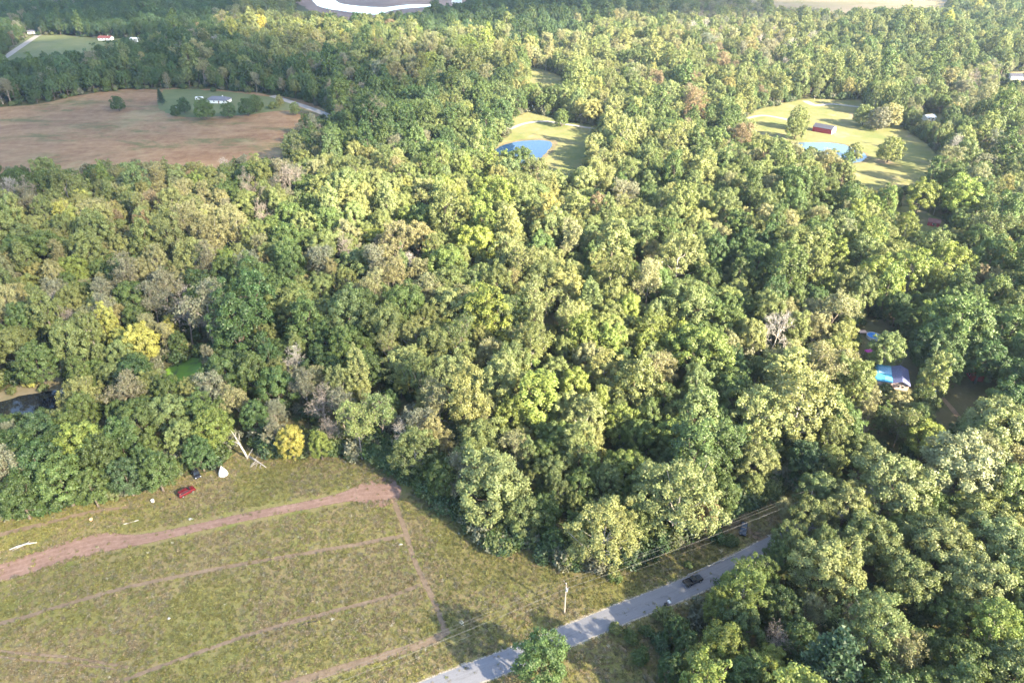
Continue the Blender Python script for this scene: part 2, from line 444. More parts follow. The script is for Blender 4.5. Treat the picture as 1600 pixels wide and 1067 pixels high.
class MB:
    """collects boxes, prisms and tubes into one mesh"""
    def __init__(s): s.v = []; s.f = []
    def add(s, vs, fs):
        o = len(s.v); s.v += [tuple(q) for q in vs]; s.f += [tuple(o + i for i in f) for f in fs]; return s
    def box(s, x0, x1, y0, y1, z0, z1, tx=0, ty=0):
        v = [(x0, y0, z0), (x1, y0, z0), (x1, y1, z0), (x0, y1, z0), (x0 + tx, y0 + ty, z1), (x1 - tx, y0 + ty, z1), (x1 - tx, y1 - ty, z1), (x0 + tx, y1 - ty, z1)]
        return s.add(v, [(3, 2, 1, 0), (4, 5, 6, 7), (0, 1, 5, 4), (1, 2, 6, 5), (2, 3, 7, 6), (3, 0, 4, 7)])
    def prism(s, prof, y0, y1, ins=0.0, insz=None):
        """side profile (x, z) pulled along y; above insz the sides lean in by ins"""
        k = len(prof); v = []
        for y, sg in ((y0, 1), (y1, -1)):
            for x, z in prof:
                d = ins if (insz is not None and z > insz) else 0
                v.append((x, y + sg * d, z))
        fs = [tuple(range(k))[::1], tuple(range(2 * k - 1, k - 1, -1))]
        for i in range(k):
            j = (i + 1) % k
            fs.append((i, i + k, j + k, j))
        return s.add(v, fs)
    def cyl(s, c, ax, r, h, n=14, r2=None):
        """cylinder round axis 'x','y' or 'z' starting at c"""
        r2 = r if r2 is None else r2
        v = []
        for q, rr in ((0, r), (h, r2)):
            for i in range(n):
                a = 2 * math.pi * i / n
                p = (rr * math.cos(a), rr * math.sin(a), q)
                p = {'z': p, 'x': (p[2], p[0], p[1]), 'y': (p[0], p[2], p[1])}[ax]
                v.append((c[0] + p[0], c[1] + p[1], c[2] + p[2]))
        fs = [tuple(range(n))[::-1], tuple(range(n, 2 * n))] + [(i, (i + 1) % n, n + (i + 1) % n, n + i) for i in range(n)]
        return s.add(v, fs)
    def tube(s, pts, rad, n=6):
        rings = []
        for i, p in enumerate(pts):
            p = Vector(p)
            d = (Vector(pts[min(i + 1, len(pts) - 1)]) - Vector(pts[max(i - 1, 0)])).normalized()
            a = d.orthogonal().normalized(); b = d.cross(a)
            r = rad[i] if isinstance(rad, (list, tuple)) else rad
            rings.append([p + (a * math.cos(2 * math.pi * k / n) + b * math.sin(2 * math.pi * k / n)) * r for k in range(n)])
        v = [q for r in rings for q in r]
        fs = [(i * n + k, i * n + (k + 1) % n, (i + 1) * n + (k + 1) % n, (i + 1) * n + k) for i in range(len(rings) - 1) for k in range(n)]
        fs += [tuple(range(n))[::-1], tuple(range((len(rings) - 1) * n, len(rings) * n))]
        return s.add(v, fs)
    def build(s, name, mat, parent=None, bevel=0.0, smooth=False):
        me = bpy.data.meshes.new(name)
        me.from_pydata(s.v, [], s.f)
        bm = bmesh.new(); bm.from_mesh(me)
        bmesh.ops.recalc_face_normals(bm, faces=bm.faces)
        if bevel:
            bmesh.ops.bevel(bm, geom=[e for e in bm.edges if len(e.link_faces) == 2 and e.calc_face_angle(0) > .5], offset=bevel, segments=2, affect='EDGES', profile=.6)
        bm.to_mesh(me); bm.free()
        if smooth:
            for p in me.polygons: p.use_smooth = True
        me.materials.append(MAT[mat])
        return link(bpy.data.objects.new(name, me), parent)

def sheet(name, P, z, mat, kind='structure', label=None, cat=None, rag=0.0, parent=None):
    """flat ground sheet from a world polygon with an uneven outline"""
    pts = []
    n = len(P)
    for i in range(n):
        a = np.array(P[i][:2], float); b = np.array(P[(i + 1) % n][:2], float); c = np.array(P[(i + 2) % n][:2], float); p = np.array(P[i - 1][:2], float)
        L = np.linalg.norm(b - a); k = max(2, min(40, int(L / max(1.5, rag * 2 or 4))))
        for t in np.arange(k) / k:
            q = .5 * ((2 * a) + (b - p) * t + (2 * p - 5 * a + 4 * b - c) * t * t + (3 * a - p - 3 * b + c) * t ** 3)
            pts.append(q + R0.normal(0, 1, 2) * rag * .35)
    me = bpy.data.meshes.new(name)
    bm = bmesh.new()
    vs_ = [bm.verts.new((q[0], q[1], z)) for q in pts]
    es = [bm.edges.new((vs_[i], vs_[(i + 1) % len(vs_)])) for i in range(len(vs_))]
    bmesh.ops.triangle_fill(bm, use_beauty=True, use_dissolve=False, edges=es)
    bmesh.ops.recalc_face_normals(bm, faces=bm.faces)
    for f_ in bm.faces:
        if f_.normal.z < 0: f_.normal_flip()
    bm.to_mesh(me); bm.free()
    me.materials.append(MAT[mat])
    o = link(bpy.data.objects.new(name, me), parent)
    return tag(o, label, cat, None, kind)

def spline(P, step):
    """resample world points (x, y, width) along a smooth curve"""
    P = [np.array(p, float) for p in P]
    out = []
    for i in range(len(P) - 1):
        p0 = P[max(i - 1, 0)]; a = P[i]; b = P[i + 1]; c = P[min(i + 2, len(P) - 1)]
        k = max(2, int(np.linalg.norm(b[:2] - a[:2]) / step))
        for t in np.arange(k) / k:
            out.append(.5 * ((2 * a) + (b - p0) * t + (2 * p0 - 5 * a + 4 * b - c) * t * t + (3 * a - p0 - 3 * b + c) * t ** 3))
    out.append(P[-1])
    return np.array(out)

def strip(name, P, z, mat, step=1.5, wob=0.0, parent=None, crown=0.0, cols=(-1, -.8, -.5, 0, .5, .8, 1)):
    C = spline(P, step)
    T = np.gradient(C[:, :2], axis=0); T /= np.linalg.norm(T, axis=1)[:, None] + 1e-9
    N = np.stack([-T[:, 1], T[:, 0]], 1)
    al = np.concatenate([[0], np.cumsum(np.linalg.norm(np.diff(C[:, :2], axis=0), axis=1))])
    V = []; ed = []; ac = []; ln = []
    for i in range(len(C)):
        for q in cols:
            w = C[i, 2] * .5 * q
            if abs(q) == 1: w += R0.normal(0, 1) * wob
            V.append((C[i, 0] + N[i, 0] * w, C[i, 1] + N[i, 1] * w, z + crown * (1 - q * q)))
            ed.append(1 - abs(q) ** 2.2); ac.append(w); ln.append(al[i])
    k = len(cols)
    F = [(i * k + j, i * k + j + 1, (i + 1) * k + j + 1, (i + 1) * k + j) for i in range(len(C) - 1) for j in range(k - 1)]
    F = [f[::-1] for f in F]
    me = mesh_np(name, V, F, MAT[mat], {"edge": ('POINT', ed), "across": ('POINT', ac), "along": ('POINT', ln)})
    if me.polygons[0].normal.z < 0:
        me.flip_normals()
    o = link(bpy.data.objects.new(name, me), parent)
    return tag(o, None, None, None, 'structure')

# ------------------------------------------------------------------ the setting
def axis(lo, hi, step, far):
    a = list(np.arange(lo, hi + 1, step)); d = step * 2
    while a[-1] < far: a.append(a[-1] + d); d *= 1.6
    d = step * 2
    while a[0] > -far: a.insert(0, a[0] - d); d *= 1.6
    return np.array(a)
gx = axis(-1500, 1500, 16, 11000); gy = axis(0, 2000, 16, 11000)
X, Y = np.meshgrid(gx, gy)
Z = hgt(X, Y)
k = len(gx)
F = np.array([(j * k + i, j * k + i + 1, (j + 1) * k + i + 1, (j + 1) * k + i) for j in range(len(gy) - 1) for i in range(k - 1)])
me = mesh_np("ground", np.stack([X.ravel(), Y.ravel(), Z.ravel()], 1), F, MAT['floor'])
tag(link(bpy.data.objects.new("ground", me)), None, None, None, 'structure')

sheet("meadow", OPENW, .02, 'meadow', rag=1.5)
sheet("dry_field", CLEARW['brown'], .05, 'brownfield', rag=6)
sheet("green_lawn", W([(258, 141), (330, 142), (400, 149), (440, 156), (475, 172), (440, 172), (400, 178), (330, 183), (272, 182), (248, 166)]), .10, 'lawn_far', rag=3)
sheet("far_lawn", CLEARW['far_lawn'], .05, 'lawn_far', rag=4)
sheet("mud_flat", CLEARW['lake'], .05, 'mud', rag=6)
sheet("stubble_field", CLEARW['top_field'], .05, 'stubble', rag=5)
sheet("pond_lawn", CLEARW['pond_lawn'], .04, 'lawn', rag=2)
sheet("small_glade", CLEARW['small'], .05, 'lawn', rag=3)
sheet("barn_lawn", CLEARW['barn_lawn'], .04, 'lawn', rag=3)
sheet("gravel_lot", CLEARW['lot'], .05, 'sand', rag=2)
sheet("shed_lawn", CLEARW['shed_lawn'], .04, 'lawn', rag=1.5)
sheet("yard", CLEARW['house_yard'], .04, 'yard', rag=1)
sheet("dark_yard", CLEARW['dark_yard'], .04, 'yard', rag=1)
sheet("creek_bank", CLEARW['creek'], .03, 'sand', rag=2)
sheet("house_lawn", CLEARW['house_spot'], .05, 'lawn', rag=1)
def grown(P, k_):
    cx_ = sum(p[0] for p in P) / len(P); cy_ = sum(p[1] for p in P) / len(P)
    return [(cx_ + (p[0] - cx_) * k_ + R0.normal(0, .6), cy_ + (p[1] - cy_) * k_ + R0.normal(0, .6)) for p in P]
sheet("pond_bank", grown(W([(768, 241), (785, 228), (815, 221), (850, 220), (863, 226), (852, 240), (836, 252), (800, 258), (776, 252)]), 1.16), .065, 'bank', rag=2)
sheet("barn_pond_bank", grown(W([(1238, 226), (1275, 223), (1310, 225), (1340, 234), (1354, 245), (1340, 254), (1290, 255), (1250, 245)]), 1.10), .065, 'bank', rag=2)
sheet("pond_water", W([(768, 241), (785, 228), (815, 221), (850, 220), (863, 226), (852, 240), (836, 252), (800, 258), (776, 252)]), .09, 'pond', rag=1)
sheet("barn_pond_water", W([(1238, 226), (1275, 223), (1310, 225), (1340, 234), (1354, 245), (1340, 254), (1290, 255), (1250, 245)]), .09, 'pond_pale', rag=1)
sheet("lake_water", W([(488, -6), (498, 10), (545, 19), (588, 23), (622, 15), (690, 9), (640, 8), (600, 12), (560, 10), (530, 5), (515, -6)]), .10, 'lake', rag=2)
sheet("creek_water", W([(-120, 652), (0, 628), (30, 619), (60, 614), (96, 608), (140, 607), (168, 614), (140, 626), (95, 638), (0, 654), (-120, 680)]), .07, 'creek', rag=.5)
sheet("algae_water", W([(243, 604), (258, 578), (300, 560), (326, 570), (320, 600), (290, 619)]), .06, 'algae', rag=.8)
sheet("sand_patch", W([(1300, 272), (1325, 270), (1345, 274), (1320, 281), (1300, 279)]), .08, 'sand', rag=1)
sheet("barn_apron", W([(1303, 213), (1309, 206), (1324, 208), (1328, 213), (1312, 216)]), .08, 'sand', rag=1)

def PW(pts):
    return [(*flat(a, b), w) for a, b, w in pts]
TRACKS = []
def track(name, pts, z, mat, **kw):
    q = PW(pts); TRACKS.append(q)
    return strip(name, q, z, mat, **kw)
track("dirt_track", [(-330, 985, 8), (-150, 938, 8.5), (-60, 911, 8.5), (0, 895, 8.5), (60, 876, 9.2), (115, 858, 9.8), (160, 848, 8.8), (195, 846, 6.0), (235, 840, 4.4), (300, 826, 3.8),
                     (400, 804, 3.8), (480, 789, 4.0), (530, 778, 4.8), (552, 773, 7), (570, 770, 11), (590, 769, 14.5), (607, 768, 14), (618, 768, 10.5), (624, 767, 6), (627, 767, 1.5)], .05, 'dirt', step=.8, wob=.12)
track("upper_path", [(-260, 1030, 1.6), (0, 974, 1.7), (100, 945, 1.5), (200, 917, 1.5), (330, 890, 1.6), (450, 869, 1.7), (560, 850, 1.7), (632, 836, 1.8)], .044, 'worn', wob=.1)
track("lower_path", [(120, 1090, 1.4), (250, 1041, 1.3), (400, 988, 1.4), (520, 955, 1.5), (600, 934, 1.4), (657, 914, 1.5)], .04, 'worn', wob=.1)
track("cross_path", [(616, 785, 2.0), (627, 812, 1.7), (636, 838, 1.7), (646, 872, 1.6), (664, 910, 1.7), (682, 948, 1.7), (697, 988, 2.2)], .048, 'worn', wob=.1)
track("roadside_path", [(702, 985, 2.0), (660, 1006, 2.6), (560, 1036, 2.6), (440, 1072, 2.8), (250, 1130, 2.8)], .036, 'worn', wob=.12)
track("mown_path", [(-120, 1004, 1.0), (0, 1017, 1.0), (110, 1027, .9), (200, 1042, .9)], .032, 'worn', wob=.1)
track("edge_path", [(-150, 870, 2.0), (0, 835, 2.2), (70, 818, 2.0), (140, 800, 1.6), (200, 792, 1.2)], .034, 'worn', wob=.15)
track("mown_path", [(-120, 1012, .7), (0, 1026, .7), (110, 1037, .7), (190, 1046, .7)], .03, 'worn', wob=.08)
ROAD3 = [(x, y, 5.4) for x, y in ROADW]
TRACKS.append([(x, y, 8.0) for x, y in ROADW])
strip("road_shoulder", [(x, y, 7.6) for x, y in ROADW], .045, 'shoulder', step=1.5, wob=.3)
strip("road", ROAD3, .07, 'asphalt', step=1.5, wob=.05, crown=.06)
strip("entrance_drive", PW([(1208, 850, 4.5), (1185, 838, 4.0), (1160, 826, 3.6), (1138, 808, 3.2), (1120, 780, 3.0)]), .06, 'worn', wob=.2)
strip("driveway", PW([(796, 202, 4.2), (822, 193, 4.2), (850, 190, 4.2), (880, 194, 4.2), (938, 203, 4.2)]), .09, 'gravel')
strip("driveway", PW([(1165, 186, 4), (1190, 181, 4), (1215, 184, 4), (1240, 190, 5)]), .09, 'gravel')
strip("driveway", PW([(1258, 158, 6), (1275, 165, 6), (1300, 163, 5), (1345, 168, 4.5)]), .09, 'gravel')
strip("driveway", PW([(1462, 612, 2.4), (1480, 630, 2.4), (1498, 652, 2.6), (1515, 672, 2.6)]), .07, 'worn')
strip("country_road", PW([(425, 150, 7), (455, 160, 7), (485, 170, 7), (520, 184, 7), (545, 196, 7)]), .12, 'gravel', step=4)
strip("country_road", PW([(-30, 112, 8), (8, 90, 8), (24, 79, 8), (36, 71, 8), (60, 55, 8)]), .12, 'gravel', step=4)

# ------------------------------------------------------------------ trees: a set of grown forms
class Acc:
    def __init__(s): s.V = []; s.F = []; s.n = 0; s.var = []
    def add(s, v, f, var=None):
        s.V.append(v); s.F.append(f + s.n); s.n += len(v)
        s.var.append(np.full(len(f), .5) if var is None else var)
    def mesh(s, name, mat):
        if not s.V:
            s.add(np.zeros((3, 3)), np.array([[0, 1, 2]]))
        return mesh_np(name, np.concatenate(s.V), np.concatenate(s.F), mat, {"var": ('FACE', np.concatenate(s.var))})

def unit(v):
    return v / (np.linalg.norm(v, axis=-1, keepdims=True) + 1e-9)

def leaves(acc, C, N, size, rng, var):
    n_ = len(C)
    t = unit(np.cross(N, rng.normal(0, 1, (n_, 3)))); b = np.cross(N, t)
    ang = np.array([0, 2.09, 4.19])[None] + rng.uniform(-.45, .45, (n_, 3))
    rad = size * rng.uniform(.55, 1.25, (n_, 3))
    P = C[:, None] + rad[..., None] * (np.cos(ang)[..., None] * t[:, None] + np.sin(ang)[..., None] * b[:, None])
    acc.add(P.reshape(-1, 3), np.arange(n_ * 3).reshape(-1, 3), var)

def tube_np(acc, P, r, n_=5):
    P = np.asarray(P, float); r = np.asarray(r, float)
    d = unit(np.gradient(P, axis=0))
    ref = np.array([.3, .9, .2])
    a = unit(np.cross(d, ref)); b = np.cross(d, a)
    th = np.arange(n_) * 2 * np.pi / n_
    V = P[:, None] + r[:, None, None] * (np.cos(th)[None, :, None] * a[:, None] + np.sin(th)[None, :, None] * b[:, None])
    k_ = len(P); F_ = []
    for i in range(k_ - 1):
        for j in range(n_):
            p, q = i * n_ + j, i * n_ + (j + 1) % n_
            F_ += [(p, q, q + n_), (p, q + n_, p + n_)]
    acc.add(V.reshape(-1, 3), np.array(F_))

def clump_tree(seed, H, R, zb, ncl, rc, nleaf, size, lobes=.18, fill=.25, top=.5, limbs=9, jit=.55, upright=0.0, sparse=0.0):
    rng = np.random.default_rng(seed)
    wood = Acc(); lv = Acc()
    lean = rng.normal(0, .25, 2)
    zt = H * .82
    zz = np.linspace(-.4, zt, 7)
    tp = np.stack([lean[0] * (zz / zt) ** 2 + np.sin(zz * .5 + seed) * .12, lean[1] * (zz / zt) ** 2 + np.cos(zz * .4 + seed) * .12, zz], 1)
    tube_np(wood, tp, np.linspace(.030 * H * .8, .05, 7) * np.array([1.35, 1, 1, 1, 1, 1, 1]), 6)
    ph = rng.uniform(0, 6.28, 6)
    i = np.arange(ncl)
    zdir = 1 - (i + .5) / ncl * 1.62                # from the top down to somewhat below the middle
    az = i * 2.39996 + rng.uniform(-.35, .35, ncl)
    hr = np.sqrt(np.maximum(0, 1 - np.clip(zdir, -1, 1) ** 2))
    lob = 1 + lobes * (np.sin(2 * az + ph[0]) * .5 + np.sin(3 * az + ph[1]) * .5 + np.sin(5 * az + 3 * zdir + ph[2]) * .5 + rng.normal(0, .35, ncl))
    rr = rc * rng.uniform(.7, 1.3, ncl)
    depth = np.where(rng.random(ncl) < fill, rng.uniform(.35, .8, ncl), rng.uniform(.86, 1.06, ncl))
    zc = zb + (H - zb) * (1 - top) ; up = H - zc; dn = zc - zb
    C = np.stack([hr * np.cos(az) * (R - rr * .7) * lob * depth, hr * np.sin(az) * (R - rr * .7) * lob * depth,
                  zc + np.where(zdir > 0, zdir * (up - rr * .6), zdir * dn) * (.5 + .5 * depth) * (1 + (lob - 1) * .6)], 1)
    C[:, :2] += lean * .8
    # leaf sprays on each clump
    wgt = rr ** 2; cnt = np.maximum(6, (nleaf * wgt / wgt.sum()).astype(int))
    idx = np.repeat(np.arange(ncl), cnt)
    out = unit(C - np.array([lean[0], lean[1], zc - .15 * H]))
    D = unit(rng.normal(0, 1, (len(idx), 3)) + out[idx] * .75 + np.array([0, 0, .35 + upright]))
    rad_ = rr[idx] * (1 - rng.random(len(idx)) ** 2 * .55)
    P = C[idx] + D * rad_[:, None] * np.array([1, 1, .85 + upright])
    P += rng.normal(0, .20, P.shape)
    N = unit(D + out[idx] * .25 + rng.normal(0, jit, D.shape))
    cv = rng.uniform(0, 1, ncl)
    var = np.clip(.5 * cv[idx] + .5 * rng.random(len(idx)), 0, 1)
    if sparse:
        kp = rng.random(len(idx)) > sparse * (.4 + .9 * cv[idx])
        P, N, var = P[kp], N[kp], var[kp]
    leaves(lv, P, N, size, rng, var)
    # limbs from the trunk out to clumps
    pick = rng.permutation(ncl)[:limbs]
    for q in pick:
        zs = min(C[q, 2] - .15 * H, zt * .95) * rng.uniform(.55, .95); zs = max(zs, zb * .6)
        f_ = zs / zt
        s0 = np.array([lean[0] * f_ * f_, lean[1] * f_ * f_, zs])
        mid = .5 * (s0 + C[q]) + np.array([0, 0, -.06 * H]) + rng.normal(0, .25, 3)
        rb = .012 * H * (1.1 - f_ * .6)
        tube_np(wood, [s0, .5 * (s0 + mid), mid, .5 * (mid + C[q]), C[q]], np.array([1, .8, .62, .45, .2]) * rb, 4)
    return wood, lv

def branch_tree(seed, H, R, nleaf, size, levels=4, spread=.75, pale=False, forks=(6, 4, 4, 3), tw=1.0, clus=.75):
    """open tree whose limbs show; leaves only in loose tufts at the twig ends"""
    rng = np.random.default_rng(seed)
    wood = Acc(); lv = Acc(); tips = []; tdir = []
    sliv = []
    def grow(p, d, L, r, lev):
        k_ = 4 if lev < 2 else 3
        pts = [p]; dd = d.copy()
        for s_ in range(k_):
            dd = unit(dd + rng.normal(0, .10 + .05 * lev, 3) + np.array([0, 0, .07]))
            pts.append(pts[-1] + dd * L / k_)
        pts = np.array(pts)
        if lev <= 2:
            tube_np(wood, pts, np.linspace(r, r * .45, len(pts)), 6 if lev == 0 else 4)
        else:
            sliv.append((pts[0], pts[-1], r * 1.5))
        if lev >= levels:
            tips.append(pts[-1]); tdir.append(dd); return
        nf = forks[min(lev, len(forks) - 1)]
        for q in range(nf):
            t_ = rng.uniform(.35, .95) if q < nf - 1 else 1.0
            if lev == 0: t_ = .38 + .6 * (q + rng.uniform(.1, .9)) / nf
            j = t_ * (len(pts) - 1); i_ = int(min(j, len(pts) - 2))
            s0 = pts[i_] + (pts[i_ + 1] - pts[i_]) * (j - i_)
            a_ = q * 2.4 + rng.uniform(-.5, .5) + lev
            side = unit(np.cross(dd, np.array([math.cos(a_), math.sin(a_), .15])))
            nd_ = unit(dd * (1 - spread * .55) + side * spread * rng.uniform(.7, 1.2) + np.array([0, 0, .15]))
            l2 = (R * .95 if lev == 0 else L * .62) * rng.uniform(.75, 1.15) * (1.05 - .35 * t_ if lev == 0 else 1)
            grow(s0, nd_, l2, r * (.48 if lev == 0 else .5) * (1.1 - .4 * t_), lev + 1)
    grow(np.array([0, 0, -.4]), unit(np.array([rng.normal(0, .06), rng.normal(0, .06), 1.])), H * .78, .022 * H * .75, 0)
    tips = np.array(tips); tdir = np.array(tdir)
    # twigs: long slivers
    A = np.array([s_[0] for s_ in sliv]); B = np.array([s_[1] for s_ in sliv])
    ext = []
    for a_, b_ in ((A, B),):
        w = unit(np.cross(b_ - a_, rng.normal(0, 1, a_.shape))) * .035 * tw
        v = np.stack([a_ - w, a_ + w, b_], 1).reshape(-1, 3); wood.add(v, np.arange(len(v)).reshape(-1, 3))
    if len(tips):
        rep = 4
        T0 = np.repeat(tips, rep, 0); DD = unit(np.repeat(tdir, rep, 0) + rng.normal(0, .6, (len(tips) * rep, 3)))
        E = T0 + DD * rng.uniform(.5, 1.3, (len(T0), 1)) * R / 5
        w = unit(np.cross(DD, rng.normal(0, 1, DD.shape))) * .028 * tw
        v = np.stack([T0 - w, T0 + w, E], 1).reshape(-1, 3); wood.add(v, np.arange(len(v)).reshape(-1, 3))
        if nleaf:
            ii = rng.integers(0, len(tips), nleaf)
            dr = unit(rng.normal(0, 1, (nleaf, 3)) + np.array([0, 0, .3]))
            P = tips[ii] + dr * rng.random((nleaf, 1)) ** .5 * clus * np.array([1, 1, .8])
            cv = rng.random(len(tips))
            leaves(lv, P, unit(dr + rng.normal(0, .6, dr.shape)), size, rng, np.clip(.5 * cv[ii] + .5 * rng.random(nleaf), 0, 1))
    return wood, lv

def pine_tree(seed, H, R, nleaf, size):
    rng = np.random.default_rng(seed)
    wood = Acc(); lv = Acc()
    zz = np.linspace(-.4, H * .97, 6)
    tube_np(wood, np.stack([zz * 0, zz * 0, zz], 1), np.linspace(.24, .03, 6), 6)
    nb = 90; per = nleaf // nb
    for q in range(nb):
        t_ = (q + rng.random()) / nb
        z = H * (.14 + .84 * t_)
        rad = R * (1 - t_) ** .75 * rng.uniform(.7, 1.12) + .25
        a_ = q * 2.4 + rng.uniform(-.3, .3)
        e = np.array([math.cos(a_) * rad, math.sin(a_) * rad, z + .12 * rad])
        s0 = np.array([0, 0, z - .1])
        tube_np(wood, [s0, .5 * (s0 + e) + np.array([0, 0, -.1]), e], np.array([.06, .04, .015]), 3)
        u_ = rng.random((per, 1)) ** .6
        P = s0 + (e - s0) * u_ + rng.normal(0, .28, (per, 3)) * np.array([1, 1, .6])
        leaves(lv, P, unit(rng.normal(0, .7, (per, 3)) + np.array([0, 0, .8])), size, rng, rng.random(per))
    return wood, lv

FORMS = {}          # kind -> list of (hi crown, hi trunk, lo mesh index, R, H)
PROTO = bpy.data.collections.new("forms")
NPROTO = [0]
def proto_add(name, wood, lv, barkmat):
    """one joined mesh kept outside the scene for the scattered woodland"""
    Vw = np.concatenate(wood.V); Fw = np.concatenate(wood.F)
    if lv.V:
        Vl = np.concatenate(lv.V); Fl = np.concatenate(lv.F); vl = np.concatenate(lv.var)
    else:
        Vl = np.zeros((0, 3)); Fl = np.zeros((0, 3), int); vl = np.zeros(0)
    me = mesh_np(name, np.concatenate([Vw, Vl]), np.concatenate([Fw, Fl + len(Vw)]), [MAT[barkmat], MAT['leaf']],
                 {"var": ('FACE', np.concatenate([np.full(len(Fw), .5), vl]))})
    me.polygons.foreach_set("material_index", np.concatenate([np.zeros(len(Fw), np.int32), np.ones(len(Fl), np.int32)]))
    o = bpy.data.objects.new("form_%03d" % NPROTO[0], me)
    PROTO.objects.link(o)
    NPROTO[0] += 1
    return NPROTO[0] - 1

def form(kind, i, maker, R, H, nleaf, size, bark='bark', lo=.45):
    w, v = maker(nleaf, size)
    crown = v.mesh("crown", MAT['leaf']) if v.V else None
    trunk = w.mesh("trunk", MAT[bark])
    hi = proto_add(kind, w, v, bark)
    w2, v2 = maker(int(nleaf * lo), size * (1 / lo) ** .5 * .92)
    idx = proto_add(kind, w2, v2, bark)
    FORMS.setdefault(kind, []).append((crown, trunk, idx, hi, R, H))

for i in range(6):
    q = R0.uniform(.9, 1.1)
    form('oak', i, lambda nl, sz, i=i, q=q: clump_tree(100 + i, 17, 6.6, 4.2, int(84 * q), 1.12, nl, sz, .26, .28, .5, 12, .5), 6.6, 17, 15000, .265)
for i in range(5):
    form('maple', i, lambda nl, sz, i=i: clump_tree(200 + i, 16, 5.6, 2.6, 125, .86, nl, sz, .17, .28, .55, 8, .55), 5.6, 16, 13500, .25)
for i in range(5):
    form('sycamore', i, lambda nl, sz, i=i: clump_tree(300 + i, 19, 7.0, 3.4, 150, .92, nl, sz, .26, .42, .5, 18, .6, .25, .25), 7.0, 19, 16000, .26, 'bark_pale')
for i in range(4):
    form('poplar', i, lambda nl, sz, i=i: clump_tree(400 + i, 18, 4.0, 2.4, 80, .86, nl, sz, .24, .3, .6, 7, .55, .3), 4.0, 18, 9500, .25)
for i in range(4):
    form('lawn', i, lambda nl, sz, i=i: clump_tree(450 + i, 13, 5.4, .7, 120, .9, nl, sz, .16, .25, .62, 6, .5), 5.4, 13, 12000, .26)
for i in range(6):
    form('thin', i, lambda nl, sz, i=i: branch_tree(500 + i, 16, 5.2, nl, sz, 4, .72, clus=.95), 5.2, 16, 6200, .24, 'bark_twig', .5)
for i in range(5):
    form('bare', i, lambda nl, sz, i=i: branch_tree(600 + i, 15, 5.0, 0, sz, 4, .7, tw=1.35), 5.0, 15, 0, .2, 'bark_pale' if i % 2 else 'bark_twig', 1)
for i in range(3):
    form('pine', i, lambda nl, sz, i=i: pine_tree(700 + i, 16, 4.6, nl, sz), 4.6, 16, 7000, .30)
for i in range(5):
    form('shrub', i, lambda nl, sz, i=i: clump_tree(800 + i, 3.6, 2.4, .2, 26, .75, nl, sz, .25, .3, .6, 5, .6), 2.4, 3.6, 2000, .24)

# leaf colours (how green, straw or yellow each tree is)
TINT = {'green': (.073, .108, .028), 'deep': (.046, .081, .023), 'teal': (.052, .090, .034), 'olive': (.120, .146, .046), 'pale': (.174, .190, .066),
        'tan': (.196, .194, .088), 'grey': (.142, .146, .092), 'lime': (.140, .174, .036), 'yellow': (.238, .245, .06), 'gold': (.205, .195, .066),
        'rust': (.175, .135, .075), 'pine': (.037, .069, .031)}
